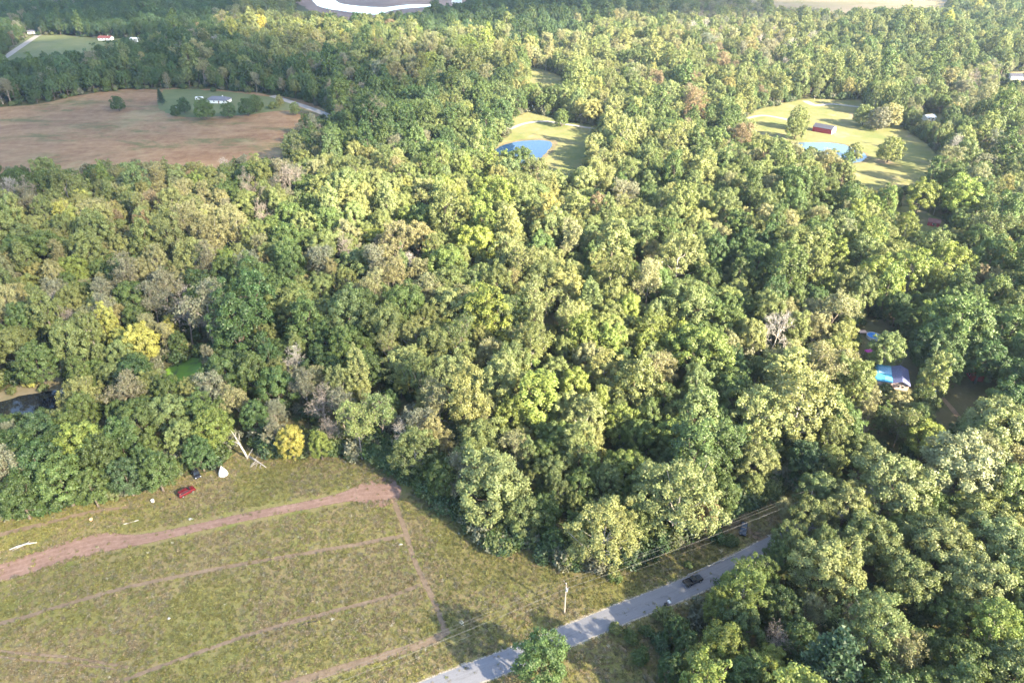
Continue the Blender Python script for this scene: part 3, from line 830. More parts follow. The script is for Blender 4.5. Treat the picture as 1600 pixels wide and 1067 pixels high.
# what grows where: anchors over the area and the mix round each
MIX = [((60, 40), 'deep*5 teal*4 green*2 grey*1'), ((300, 100), 'deep*4 green*3 olive*2 grey*1 tan*1'), ((250, 20), 'deep*5 teal*4'), ((470, 55), 'yellow*1 olive*4 pale*4 tan*2'),
       ((560, 40), 'deep*3 olive*3 pale*2'), ((700, 25), 'deep*4 teal*4'), ((700, 85), 'pale*4 olive*4 tan*3 lime*1'), ((900, 20), 'deep*4 teal*3 green*2'), ((950, 80), 'pale*4 olive*4 tan*3 green*1'),
       ((1200, 50), 'pale*3 olive*4 tan*3 grey*2'), ((1450, 60), 'olive*4 green*3 pale*2 deep*1'), ((500, 140), 'deep*4 green*4 grey*2 olive*1'), ((600, 200), 'green*5 deep*4 grey*1'),
       ((720, 170), 'green*4 deep*2 olive*3'), ((900, 150), 'olive*5 green*3 pale*2 gold*1'), ((1100, 140), 'olive*4 green*4 pale*2 rust*1'), ((1300, 110), 'olive*4 pale*3 green*3'), ((1530, 180), 'olive*4 green*3 tan*3 grey*1'),
       ((60, 290), 'green*4 grey*3 olive*2 tan*1'), ((120, 350), 'pale*3 olive*4 tan*2 gold*1 yellow*1'), ((230, 340), 'olive*3 pale*3 tan*3 lime*1 rust*1'), ((340, 370), 'tan*6 pale*4 olive*2'), ((80, 450), 'olive*4 tan*2 green*3 grey*2'),
       ((220, 460), 'green*3 grey*4 tan*2 yellow*1 olive*2'), ((370, 480), 'green*5 deep*3 grey*3'), ((430, 330), 'green*4 olive*3 grey*3'), ((560, 300), 'pale*3 olive*4 tan*2'), ((580, 420), 'tan*4 olive*4 grey*3 lime*1'),
       ((480, 520), 'green*5 deep*3 olive*2'), ((700, 330), 'olive*4 lime*3 pale*2 green*2'), ((720, 440), 'pale*4 tan*4 olive*3 lime*2'), ((850, 320), 'pale*4 olive*5 lime*1'), ((900, 430), 'olive*5 pale*4 green*2 tan*1'),
       ((1020, 330), 'olive*4 green*3 pale*3'), ((1150, 430), 'green*5 olive*3 deep*3 tan*1'), ((1250, 330), 'olive*5 green*4 tan*2'), ((1380, 400), 'lime*3 olive*5 pale*2 green*3'), ((1540, 380), 'olive*4 tan*2 green*4 gold*1'),
       ((1500, 500), 'green*6 deep*3 lime*2'), ((600, 600), 'green*4 olive*3 pale*3'), ((520, 660), 'grey*5 olive*3 tan*3'), ((700, 620), 'pale*4 tan*3 olive*4 lime*1'), ((850, 600), 'olive*4 pale*4 lime*3 tan*1'),
       ((1000, 560), 'lime*3 olive*5 pale*2 green*2'), ((1120, 620), 'olive*3 green*3 deep*2'), ((1260, 560), 'tan*4 pale*3 olive*3'), ((1400, 620), 'tan*3 olive*4 green*3'), ((1560, 600), 'green*5 deep*4'),
       ((150, 650), 'green*6 deep*2 olive*2 grey*1'), ((350, 620), 'green*5 grey*3 olive*2'), ((30, 560), 'green*4 olive*4 tan*1'), ((1380, 760), 'olive*5 pale*4 tan*1'), ((1520, 760), 'olive*4 tan*3 pale*3'),
       ((1540, 880), 'olive*5 green*1 pale*4'), ((1300, 880), 'olive*5 pale*3 green*1'), ((1350, 1010), 'olive*3 green*4 grey*3'), ((1150, 980), 'lime*4 green*5'), ((1570, 1000), 'olive*5 lime*2 green*3'), ((880, 760), 'green*4 olive*4'), ((1100, 740), 'green*4 olive*2 deep*3')]
MIXP = np.array([q[0] for q in MIX], float)
MIXW = [[(a.split('*')[0], float(a.split('*')[1])) for a in q[1].split()] for q in MIX]
FORMMIX = {'green': 'oak*4 maple*4 poplar*2', 'deep': 'oak*4 maple*4 poplar*2', 'teal': 'oak*3 maple*4 sycamore*2', 'olive': 'oak*5 maple*3 sycamore*3 poplar*2', 'pale': 'sycamore*4 oak*4 thin*2 poplar*2',
           'tan': 'thin*5 sycamore*4 oak*2', 'grey': 'thin*6 bare*3 sycamore*1', 'lime': 'maple*4 poplar*3 oak*3', 'yellow': 'maple*3 poplar*3 thin*1', 'gold': 'maple*3 sycamore*2', 'rust': 'maple*2 thin*3', 'pine': 'pine*1'}
def choose(items, rng):
    s_ = sum(w for _, w in items); r_ = rng.random() * s_
    for k_, w in items:
        r_ -= w
        if r_ <= 0: return k_
    return items[-1][0]
FM = {k_: [(a.split('*')[0], float(a.split('*')[1])) for a in v_.split()] for k_, v_ in FORMMIX.items()}

TREES = []   # dict per tree
def put(px, py, w, kind, tint, base=False, hs=1.0):
    """a tree whose crown stands at this place in the valley: crown middle (or foot) seen at px, py; crown w pixels wide"""
    fl = FORMS[kind]; i = int(R0.integers(len(fl)))
    Rp, Hp = fl[i][4], fl[i][5]
    H = Hp; 
    for _ in range(3):
        up = 0 if base else H * .58
        p = at(px, py, up)
        sc = proj(p.x, p.y, p.z)[2]
        R = w / 2 / float(sc)
        H = Hp * (R / Rp) ** .75 * hs if kind != 'shrub' else Hp * R / Rp * hs
    TREES.append(dict(x=p.x, y=p.y, R=R, H=H, kind=kind, i=i, tint=tint, hand=True))

HAND = """57 568 58 maple green|52 602 24 shrub yellow|126 584 34 poplar green|150 580 32 maple green|178 588 42 oak olive|126 622 62 sycamore pale|182 622 56 thin grey|236 606 46 maple olive|300 612 42 sycamore pale|
330 622 52 thin grey|376 628 46 thin tan|352 586 70 oak green|215 660 66 oak green|262 650 64 oak olive|62 678 60 maple teal|110 668 50 maple green|132 700 78 oak lime|60 728 80 maple deep|95 748 74 maple green|28 700 60 maple deep|
196 742 50 maple teal|244 734 54 maple green|332 668 60 maple lime|286 684 52 maple olive|170 700 50 oak green|310 706 44 maple deep|104 656 36 thin olive|30 775 60 maple deep|140 760 50 maple green|400 650 44 maple green|
432 604 60 oak green|462 572 44 bare grey|510 636 58 bare grey|596 640 30 bare grey|516 580 50 oak green|572 578 54 maple green|634 574 62 sycamore pale|626 602 24 maple yellow|706 588 64 sycamore pale|560 676 64 thin olive|590 650 60 thin olive|455 690 44 maple yellow|
500 694 34 maple lime|440 680 40 thin grey|535 640 50 thin grey|648 706 70 sycamore olive|690 636 60 thin tan|652 660 54 thin grey|684 728 36 maple green|755 690 70 oak olive|770 758 110 maple pale|736 752 60 thin grey|745 606 50 oak pale|800 650 54 maple lime|
810 800 64 maple olive|800 700 50 thin tan|870 690 60 oak green|866 742 56 oak olive|916 694 56 sycamore pale|944 586 70 sycamore pale|970 662 58 maple lime|1052 682 56 maple lime|975 734 58 oak lime|945 834 106 sycamore pale|1060 778 128 sycamore pale|
1010 760 60 sycamore olive|1180 724 60 oak pale|1190 656 92 sycamore pale|1100 556 90 oak lime|1040 590 60 thin tan|1095 640 54 maple green|1150 690 50 maple deep|1130 770 50 maple green|1100 800 46 maple rust|905 760 50 maple green|850 800 52 maple green|
1248 636 116 sycamore pale|1310 576 60 thin tan|1385 545 50 maple olive|1455 545 56 maple deep|1480 575 50 maple deep|1470 520 50 maple green|1590 640 80 oak deep|1560 650 60 oak green|1610 600 80 maple deep|1530 690 70 oak olive|1260 720 56 maple teal|1350 712 56 oak olive|1360 650 46 thin tan|1408 664 48 thin olive|1440 630 40 maple green|1215 560 50 thin tan|1300 640 54 maple olive|1335 590 46 maple olive|
1390 760 112 oak pale|1500 735 116 oak tan|1560 672 100 oak pale|1450 690 60 oak lime|1325 792 70 oak pale|1280 770 60 oak olive|1580 770 100 oak olive|1460 800 60 oak green|1530 810 80 oak olive|1440 836 80 oak olive|1400 830 50 maple lime|
1290 890 100 oak pale|1360 850 90 oak olive|1470 862 100 oak pale|1556 856 100 oak pale|1414 906 84 oak olive|1524 912 100 oak pale|1600 900 100 oak olive|1365 985 110 sycamore olive|1300 1040 130 pine pine|1424 1024 76 thin tan|1275 966 44 thin tan|1220 950 60 maple deep|
1560 985 90 sycamore lime|1480 960 60 oak green|1500 1040 80 maple green|1590 1050 90 maple olive|1200 1040 60 maple lime|1163 922 80 sycamore lime|1185 895 50 sycamore lime|1126 950 52 maple lime|1200 985 54 bare grey|1130 1010 70 maple lime|1095 1040 60 maple lime|
1170 1060 70 maple green|1228 808 34 thin tan|1234 848 56 oak olive|1264 808 60 oak olive|1216 872 44 maple green|1250 1000 60 maple deep|845 1032 88 maple green|878 182 23 lawn green|1250 182 32 lawn olive|1246 198 30 lawn olive|1392 231 37 lawn olive|1336 236 24 lawn olive|1352 178 30 lawn olive|1375 182 34 lawn grey|1392 178 34 lawn tan|
183 160 20 lawn deep|250 150 14 pine pine|286 163 20 lawn deep|318 168 30 lawn green|356 170 22 lawn teal|385 165 24 lawn deep|398 160 22 lawn green|273 172 14 lawn deep|428 170 14 shrub olive|436 156 12 lawn gold|333 144 9 shrub green|460 168 16 lawn olive|
190 535 36 maple yellow|265 512 22 poplar yellow|60 430 32 oak gold|355 410 34 maple lime|115 425 46 maple lime|100 340 30 poplar yellow|225 355 26 poplar rust|268 352 24 maple rust|330 370 60 sycamore tan|370 360 50 sycamore tan|270 345 22 poplar lime|160 488 50 sycamore pale|130 490 40 sycamore pale|
700 420 70 oak lime|745 385 62 oak lime|690 300 50 oak lime|760 300 44 maple lime|795 370 50 oak lime|820 330 56 oak olive|814 254 46 oak green|772 256 34 oak olive|790 268 40 oak pale|845 268 40 thin olive|868 286 36 oak olive|1215 234 34 oak olive|1190 226 30 oak olive|1245 250 34 thin tan|1272 256 34 sycamore tan|1300 262 36 thin tan|1222 250 36 oak olive|1318 270 34 oak olive|1260 270 40 oak olive|985 310 46 thin grey|990 370 60 oak olive|1130 372 30 thin tan|1180 362 44 maple olive|1170 350 20 poplar olive|
1060 400 70 sycamore pale|1075 480 80 oak olive|1020 520 60 sycamore lime|950 520 60 oak olive|880 450 60 oak pale|1210 520 56 bare grey|1245 390 80 oak olive|1425 425 70 sycamore lime|1482 412 66 sycamore lime|1370 430 60 maple lime|1350 400 60 maple olive|1500 510 100 maple green|1580 520 80 maple green|
1540 560 60 maple deep|1480 545 60 maple green|1440 308 50 oak lime|1500 305 60 maple lime|1415 355 40 sycamore lime|1540 360 60 thin olive|1530 430 20 poplar rust|460 480 70 oak olive|510 500 60 maple olive|540 400 50 bare tan|600 410 46 thin tan|640 420 40 bare grey|530 490 36 bare grey|650 530 60 sycamore pale|720 540 60 thin olive|
460 590 26 bare grey|110 500 40 bare grey|95 478 30 bare grey|18 515 26 bare grey|290 500 60 bare grey|330 500 40 bare grey|210 440 60 thin grey|240 480 50 thin grey|1040 970 36 shrub olive|1010 990 22 shrub green|1060 985 40 maple deep|1035 1010 34 shrub teal|985 1000 26 shrub green|960 985 20 shrub olive|
1052 964 22 shrub rust|1075 1010 40 maple green|1050 1045 44 maple deep|1000 1030 30 shrub green|1075 885 14 shrub green|960 905 22 shrub green|990 885 26 shrub olive|1020 870 26 shrub green|1140 850 22 shrub green|905 885 20 shrub green|1000 862 26 shrub rust|1120 845 26 shrub deep|760 835 26 shrub yellow|
805 840 24 shrub olive|845 850 22 shrub teal|700 800 22 shrub grey|735 820 20 shrub olive|610 728 20 shrub teal|470 705 22 shrub lime|420 708 26 shrub yellow|505 700 20 shrub lime|150 765 18 shrub lime|245 760 30 shrub green|270 740 24 shrub lime|215 770 16 shrub deep|
30 662 26 shrub teal|70 656 26 shrub deep|230 580 24 shrub grey|245 560 26 shrub grey|270 545 28 shrub tan|215 570 22 shrub grey|290 548 24 shrub tan|250 590 20 shrub grey|330 560 26 thin grey|20 615 16 shrub olive|70 610 16 shrub olive"""
for ln in HAND.replace("\n", "").split("|"):
    a = ln.split()
    base = (a[3] == 'shrub')
    put(float(a[0]), float(a[1]), float(a[2]), a[3], a[4], base)
NHAND = len(TREES)

# the rest of the woodland, kept out of the clearings
KEEP = [(1262, 186, 1336, 222), (775, 219, 862, 238), (1245, 224, 1335, 234), (1442, 337, 1476, 362), (1376, 556, 1437, 612), (1352, 513, 1376, 532), (28, 618, 96, 640), (256, 562, 312, 596),
        (152, 52, 178, 66), (204, 56, 220, 66), (325, 148, 366, 166), (300, 148, 320, 158), (1440, 174, 1460, 190), (1404, 182, 1414, 192), (1560, 110, 1600, 134), (1145, 812, 1178, 842),
        (500, 2, 660, 22), (460, 0, 500, 20), (1210, 0, 1480, 14), (10, 70, 40, 92), (460, 160, 512, 182), (800, 184, 935, 210), (1180, 170, 1240, 220), (830, 112, 880, 134), (1270, 156, 1345, 200), (1310, 240, 1450, 290), (60, 58, 140, 80),
        (1410, 326, 1470, 362), (1490, 610, 1535, 650), (0, 150, 440, 250), (48, 46, 54, 52), (706, 0, 722, 8), (1455, 183, 1470, 191), (865, 210, 915, 265), (10, 600, 90, 622), (1346, 540, 1366, 560), (1510, 565, 1530, 590), (362, 662, 412, 726), (338, 724, 360, 748), (298, 735, 318, 750), (278, 756, 306, 785), (1055, 895, 1098, 930)]
def keep_ok(x, y, R, H, z):
    u0, v0, s0 = proj(x, y, z + H * .6)
    _, vt, _ = proj(x, y, z + H)
    _, vb, _ = proj(x, y, z)
    rr = R * s0 * .8
    for (a, b, c_, d) in KEEP:
        if u0 + rr > a and u0 - rr < c_ and vt < d and vb > d - (d - b) * .5 and vt + (vb - vt) * .1 < d:
            return False
    return True

HX = np.array([t['x'] for t in TREES]); HY = np.array([t['y'] for t in TREES]); HR = np.array([t['R'] for t in TREES]); HK = np.array([t['kind'] == 'shrub' for t in TREES])
rng = np.random.default_rng(5)
cell = 8.0
grid = {}
def near_ok(x, y, r):
    ci, cj = int(x // cell), int(y // cell)
    for a in range(ci - 2, ci + 3):
        for b in range(cj - 2, cj + 3):
            for (xx, yy, rr) in grid.get((a, b), ()):
                if (xx - x) ** 2 + (yy - y) ** 2 < ((r + rr) * .66) ** 2:
                    return False
    return True
for t in TREES:
    if t['kind'] != 'shrub':
        grid.setdefault((int(t['x'] // cell), int(t['y'] // cell)), []).append((t['x'], t['y'], t['R']))
NC = 150000
cy = 60 + (1900 - 60) * rng.random(NC) ** .62
half = (cy * .86 + 90)
cx = rng.uniform(-1, 1, NC) * half
keepm = np.ones(NC, bool)
cr = np.clip(rng.lognormal(1.46, .30, NC), 2.4, 8.4)
for nm, P in list(CLEARW.items()) + [('open', OPENW)]:
    ins = inpoly(cx, cy, P)
    dd = polydist(cx, cy, P)
    keepm &= ~ins & ~((dd < cr * (.45 if nm == 'open' else .35)))
dr_ = polydist(cx, cy, ROADW, False)
keepm &= dr_ > cr * .8 + 3.5
cx, cy, cr = cx[keepm], cy[keepm], cr[keepm]
cz = hgt(cx, cy)
pu, pv, ps = proj(cx, cy, cz + 9)
order = np.argsort(-cr + rng.normal(0, 1.0, len(cr)))
for j in order:
    x, y, r_ = float(cx[j]), float(cy[j]), float(cr[j])
    if not near_ok(x, y, r_): continue
    dd = np.hypot((MIXP[:, 0] - pu[j]) * 1.0, (MIXP[:, 1] - pv[j]) * 1.6) + rng.normal(0, 13, len(MIXP))
    tint = choose(MIXW[int(np.argmin(dd))], rng)
    if rng.random() < .004: tint = ('yellow', 'rust', 'gold')[int(rng.integers(3))]
    kind = choose(FM[tint], rng)
    fl = FORMS[kind]; i = int(rng.integers(len(fl)))
    H = fl[i][5] * (r_ / fl[i][4]) ** .7 * rng.uniform(.80, 1.36)
    if y < 900 and not keep_ok(x, y, r_, H, float(cz[j])): continue
    if y >= 900 and not keep_ok(x, y, r_ * .7, H * .9, float(cz[j])): continue
    grid.setdefault((int(x // cell), int(y // cell)), []).append((x, y, r_))
    TREES.append(dict(x=x, y=y, R=r_, H=H, kind=kind, i=i, tint=tint, hand=False))
print("trees", len(TREES))

for t in TREES:
    t['z'] = float(hgt(t['x'], t['y'])) - .05
    u_, v_, s_ = proj(t['x'], t['y'], t['z'] + t['H'] * .6)
    t['u'], t['v'] = float(u_), float(v_)
    t['px'] = t['R'] * float(s_) * 2
    t['in'] = (-t['px'] * .4 < u_ < 1600 + t['px'] * .4) and (-t['px'] * .3 < v_ < 1067 + t['px'] * .45)
    t['rot'] = float(rng.uniform(0, 6.283))
    j_ = rng.normal(1, .11); hj = rng.normal(1, .05)
    c = TINT[t['tint']]
    t['col'] = (c[0] * j_ * hj, c[1] * j_, c[2] * j_ * (2 - hj))
    t['species'] = {'thin': 'thinning_tree', 'bare': 'bare_tree', 'pine': 'pine_tree', 'shrub': 'shrub'}.get(t['kind'], 'broadleaf_tree')
    if t['species'] == 'broadleaf_tree' and t['tint'] in ('yellow', 'gold', 'rust'):
        t['species'] = 'autumn_tree'

LIMIT = {'broadleaf_tree': 300, 'thinning_tree': 220, 'bare_tree': 140, 'autumn_tree': 120, 'pine_tree': 30, 'shrub': 120}
cnt = {}
solo = set()
for q in sorted(range(len(TREES)), key=lambda q: -(TREES[q]['px'] + (6 if TREES[q]['hand'] else 0))):
    t = TREES[q]
    if not t['in']: continue
    s_ = t['species']
    if cnt.get(s_, 0) < LIMIT[s_]:
        cnt[s_] = cnt.get(s_, 0) + 1; solo.add(q)
print("single trees", cnt)

COLW = {'green': 'mid green', 'deep': 'dark green', 'teal': 'blue-green', 'olive': 'olive green', 'pale': 'pale olive', 'tan': 'straw-tan', 'grey': 'grey-brown', 'lime': 'bright yellow-green',
        'yellow': 'yellow', 'gold': 'golden brown', 'rust': 'rusty red', 'pine': 'dark blue-green'}
FORMW = {'oak': 'tree with clumpy cauliflower crown', 'maple': 'tree with dense rounded crown', 'lawn': 'tree leafy down to the ground', 'sycamore': 'tree with wide open crown', 'poplar': 'tall narrow tree',
         'thin': 'half-bare tree with limbs showing', 'bare': 'leafless tree with spreading limbs', 'pine': 'conical pine', 'shrub': 'low shrub'}
ZONES = [((180, 720), 'on the meadow edge above the red car'), ((60, 590), 'by the dark creek'), ((280, 590), 'round the algae-green pool'), ((420, 640), 'near the dead leaning trunk'), ((560, 690), 'behind the dirt turnaround'),
         ((760, 740), 'on the meadow edge above the cross path'), ((945, 830), 'over the power line beside the meadow'), ((1070, 780), 'over the power line by the entrance'), ((845, 1032), 'standing alone against the paved road'),
         ((1050, 990), 'on the grassy verge below the road'), ((1150, 940), 'overhanging the road beside the pickup'), ((1200, 1030), 'in the thicket south of the pickup'), ((1300, 880), 'in the oak stand south of the road bend'), ((1450, 780), 'in the oak stand below the blue-roofed house'),
         ((1550, 900), 'deep in the oak stand south of the road'), ((1400, 1010), 'in the shaded hollow south of the oak stand'), ((1210, 690), 'above the road bend in the wood'), ((1390, 600), 'beside the blue-roofed house'), ((1520, 560), 'round the dark yard of the blue-roofed house'),
         ((1450, 400), 'below the small red shed'), ((1500, 330), 'beside the small red shed lawn'), ((1392, 231), 'on the lawn beside the barn pond'), ((1250, 190), 'on the lawn beside the red barn'), ((1370, 178), 'on the upper lawn of the red barn'), ((1250, 300), 'in the wood before the barn pond'),
         ((1200, 420), 'in the wood between barn pond and road'), ((1050, 480), 'in the sunlit wood above the entrance'), ((1000, 640), 'in the sunlit wood above the power line'), ((850, 640), 'in the sunlit wood above the meadow'), ((700, 590), 'in the wood above the turnaround'),
         ((850, 450), 'in the middle of the sunlit wood'), ((820, 270), 'on the near bank of the blue pond'), ((850, 130), 'in the wood beyond the blue pond'), ((1150, 150), 'in the wood beyond the red barn'), ((250, 110), 'in the wood beyond the dry field'), ((878, 182), 'alone on the lawn by the gravel drive'), ((950, 300), 'in the wood right below the blue pond lawn'), ((640, 430), 'in the wood of half-bare trees'), ((480, 520), 'in the green wood above the algae pool'),
         ((350, 400), 'on the straw-coloured ridge'), ((120, 380), 'on the yellowing slope below the dry field'), ((150, 480), 'on the slope above the creek'), ((600, 300), 'in the wood beside the dry field'), ((320, 165), 'round the farmhouse in the dry field'), ((60, 270), 'along the lower rim of the dry field'), ((183, 160), 'alone in the dry field')]
ZP = np.array([z_[0] for z_ in ZONES], float)

def zone_of(t):
    d = np.hypot(ZP[:, 0] - t['u'], ZP[:, 1] - t['v'])
    d = d + np.array([1e4 if (('alone' in z_[1] and q_ > 14) or (('lawn' in z_[1] or 'farmhouse' in z_[1]) and 'below' not in z_[1] and not (t['hand'] and q_ < 80))) else 0 for z_, q_ in zip(ZONES, d)])
    return ZONES[int(np.argmin(d))][1]
OCC = {}
for q in sorted(solo, key=lambda q: -TREES[q]['px']):
    t = TREES[q]
    crown, trunk, lo, hi, Rp, Hp = FORMS[t['kind']][t['i']]
    o = empty(t['species'], (t['x'], t['y'], t['z']), t['rot'], (t['R'] / Rp, t['R'] / Rp, t['H'] / Hp))
    size = 'huge' if t['R'] > 7.5 else 'large' if t['R'] > 6 else 'medium' if t['R'] > 4.4 else 'small' if t['R'] > 2.2 else 'tiny'
    z_ = zone_of(t)
    fw = FORMW[t['kind']]
    lab = "%s %s %s %s" % (size, COLW[t['tint']], fw, z_)
    w_ = lab.split()
    if len(w_) > 16:
        lab = "%s %s %s %s" % (size, COLW[t['tint']], {'thin': 'half-bare tree', 'bare': 'leafless tree', 'oak': 'clumpy tree', 'maple': 'round tree', 'lawn': 'tree leafy to the ground', 'sycamore': 'open-crowned tree', 'poplar': 'narrow tree'}.get(t['kind'], fw), z_)
    tag(o, lab, 'shrub' if t['kind'] == 'shrub' else 'tree', "%s %s" % (fw.split(' with')[0] + 's', z_))
    if crown:
        cobj = link(bpy.data.objects.new("crown", crown), o)
        cobj["tint"] = t['col']
        link(bpy.data.objects.new("trunk", trunk), o)
    else:
        link(bpy.data.objects.new("trunk", trunk), o)

def scatter(name, pts, rots, scls, idxs, tints, collection, label, cat):
    me = bpy.data.meshes.new(name)
    me.vertices.add(len(pts)); me.vertices.foreach_set("co", np.asarray(pts, np.float32).ravel())
    for nm, tp, arr, key in (("rot", 'FLOAT_VECTOR', rots, "vector"), ("scl", 'FLOAT_VECTOR', scls, "vector"), ("idx", 'INT', idxs, "value")):
        a = me.attributes.new(nm, tp, 'POINT')
        a.data.foreach_set(key, np.asarray(arr, np.int32 if tp == 'INT' else np.float32).ravel())
    a = me.attributes.new("tint", 'FLOAT_COLOR', 'POINT')
    a.data.foreach_set("color", np.concatenate([np.asarray(tints, np.float32), np.ones((len(pts), 1), np.float32)], 1).ravel())
    o = link(bpy.data.objects.new(name, me))
    ng = bpy.data.node_groups.new(name, 'GeometryNodeTree')
    ng.interface.new_socket("Geometry", in_out='INPUT', socket_type='NodeSocketGeometry')
    ng.interface.new_socket("Geometry", in_out='OUTPUT', socket_type='NodeSocketGeometry')
    N = ng.nodes; L = ng.links
    gi = N.new("NodeGroupInput"); go = N.new("NodeGroupOutput")
    iop = N.new("GeometryNodeInstanceOnPoints")
    ci = N.new("GeometryNodeCollectionInfo")
    ci.inputs["Collection"].default_value = collection
    ci.inputs["Separate Children"].default_value = True
    ci.inputs["Reset Children"].default_value = True
    iop.inputs["Pick Instance"].default_value = True
    L.new(gi.outputs[0], iop.inputs["Points"]); L.new(ci.outputs[0], iop.inputs["Instance"])
    for nm, dt, sock in (("idx", 'INT', "Instance Index"), ("rot", 'FLOAT_VECTOR', "Rotation"), ("scl", 'FLOAT_VECTOR', "Scale")):
        na = N.new("GeometryNodeInputNamedAttribute"); na.data_type = dt; na.inputs["Name"].default_value = nm
        L.new(na.outputs["Attribute"], iop.inputs[sock])
    L.new(iop.outputs[0], go.inputs[0])
    md = o.modifiers.new("scatter", 'NODES'); md.node_group = ng
    return tag(o, label, cat, None, 'stuff')

rest = [q for q in range(len(TREES)) if q not in solo]
P_, R_, S_, I_, C_ = [], [], [], [], []
for q in rest:
    t = TREES[q]; crown, trunk, lo, hi, Rp, Hp = FORMS[t['kind']][t['i']]
    P_.append((t['x'], t['y'], t['z'])); R_.append((0, 0, t['rot'])); S_.append((t['R'] / Rp, t['R'] / Rp, t['H'] / Hp)); C_.append(t['col'])
    I_.append(hi if t['y'] < 420 else lo)
scatter("forest", P_, R_, S_, I_, C_, PROTO, "mixed autumn woodland of green, olive and straw crowns reaching to the far fields", "forest")

# undergrowth between the trunks
NU = 16000
uy = 60 + (1100 - 60) * rng.random(NU) ** .7
ux = rng.uniform(-1, 1, NU) * (uy * .82 + 60)
km = np.ones(NU, bool)
for nm, P in list(CLEARW.items()) + [('open', OPENW)]:
    km &= ~inpoly(ux, uy, P)
km &= polydist(ux, uy, ROADW, False) > 5
SPEC = [at(*q_) for q_ in ((386, 715), (375, 716), (395, 718), (380, 705), (349, 741), (307, 742), (292, 771), (1161, 829))]
km &= np.min([np.hypot(ux - q_.x, uy - q_.y) for q_ in SPEC], axis=0) > 6
fx, fy = [], []
for P, dens in [(OPENW[1:29], 1.6), (CLEARW['brown'], .12), (CLEARW['pond_lawn'], .25), (CLEARW['barn_lawn'], .2), (CLEARW['creek'], .5), (CLEARW['algae'], .6)]:
    for a, b in zip(P[:-1], P[1:]):
        L_ = math.hypot(b[0] - a[0], b[1] - a[1])
        for q in range(int(L_ * dens)):
            t_ = rng.random(); o_ = rng.uniform(.5, 6)
            nx_, ny_ = -(b[1] - a[1]) / L_, (b[0] - a[0]) / L_
            fx.append(a[0] + (b[0] - a[0]) * t_ + nx_ * o_); fy.append(a[1] + (b[1] - a[1]) * t_ + ny_ * o_)
fx, fy = np.array(fx), np.array(fy)
fkk = np.min([np.hypot(fx - q_.x, fy - q_.y) for q_ in SPEC], axis=0) > 5.5
fk = fkk & ~inpoly(fx, fy, OPENW) & (polydist(fx, fy, ROADW, False) > 5)
ux, uy = np.concatenate([ux[km], fx[fk]]), np.concatenate([uy[km], fy[fk]]); uz = hgt(ux, uy) - .1
pal = np.array([TINT['deep'], TINT['green'], TINT['olive'], TINT['teal'], TINT['grey']])
ci_ = rng.integers(0, 5, len(ux)); sc_ = rng.uniform(.7, 1.6, len(ux))
shl = [f_[2] for f_ in FORMS['shrub']]
scatter("undergrowth", np.stack([ux, uy, uz], 1), np.stack([ux * 0, ux * 0, rng.uniform(0, 6.28, len(ux))], 1), np.stack([sc_, sc_, sc_ * rng.uniform(.8, 1.3, len(ux))], 1),
        np.array(shl)[rng.integers(0, len(shl), len(ux))], pal[ci_] * rng.uniform(.7, 1.0, (len(ux), 1)), PROTO, "low leafy undergrowth covering the woodland floor", "undergrowth")

# meadow weeds: small tussocks and flower heads
TUFT = bpy.data.collections.new("tussocks")
for i in range(7):
    rg = np.random.default_rng(900 + i)
    ac_ = Acc()
    nb = 26 if i < 4 else 34
    base = rg.normal(0, .16, (nb, 3)) * np.array([1, 1, 0])
    if i < 4:      # grass tussock: bent blades
        dr = unit(rg.normal(0, .5, (nb, 3)) + np.array([0, 0, 1.0])); tip = base + dr * rg.uniform(.3, .75, (nb, 1))
        wv = unit(np.cross(dr, rg.normal(0, 1, (nb, 3)))) * .05
        ac_.add(np.stack([base - wv, base + wv, tip], 1).reshape(-1, 3), np.arange(nb * 3).reshape(-1, 3), rg.random(nb))
    else:          # leafy weed or flower head
        c_ = rg.normal(0, .22, (nb, 3)) * np.array([1, 1, .0]) + np.array([0, 0, 1]) * rg.uniform(.05, .55, (nb, 1))
        leaves(ac_, c_, unit(rg.normal(0, .6, (nb, 3)) + np.array([0, 0, 1])), .12, rg, rg.random(nb))
    o = bpy.data.objects.new("tussock_%d" % i, ac_.mesh("tussock", MAT['leaf']))
    TUFT.objects.link(o)
NM = 100000
bx = [p[0] for p in OPENW]; by = [p[1] for p in OPENW]
my = rng.uniform(78, max(by), NM); mx_ = rng.uniform(-215, 140, NM)
km = inpoly(mx_, my, OPENW)
for q in TRACKS:
    wq = np.array([p[2] for p in q]).mean()
    km &= (polydist(mx_, my, q, False) > wq * .42) | (rng.random(NM) < .04)
tu = np.array([proj(mx_, my, 0)[0], proj(mx_, my, 0)[1]])
km &= (tu[0] > -120) & (tu[0] < 1400) & (tu[1] < 1130)
mx_, my = mx_[km], my[km]
from mathutils import noise as mn
pn = np.array([mn.noise((a * .045, b * .045, 3.1)) + .5 * mn.noise((a * .2, b * .2, 7.7)) for a, b in zip(mx_, my)])
wp = np.array([(.195, .18, .052), (.155, .145, .05), (.215, .165, .095), (.175, .155, .10), (.135, .142, .046), (.38, .36, .28)])
ch = np.where(pn > .18, rng.choice([2, 3, 2, 1], len(mx_)), np.where(pn < -.18, rng.choice([0, 4, 1, 0], len(mx_)), rng.choice([0, 1, 2, 3, 4], len(mx_))))
ch = np.where(rng.random(len(mx_)) < .003, 5, ch)
sz = np.clip(rng.normal(.75, .26, len(mx_)), .35, 1.8)
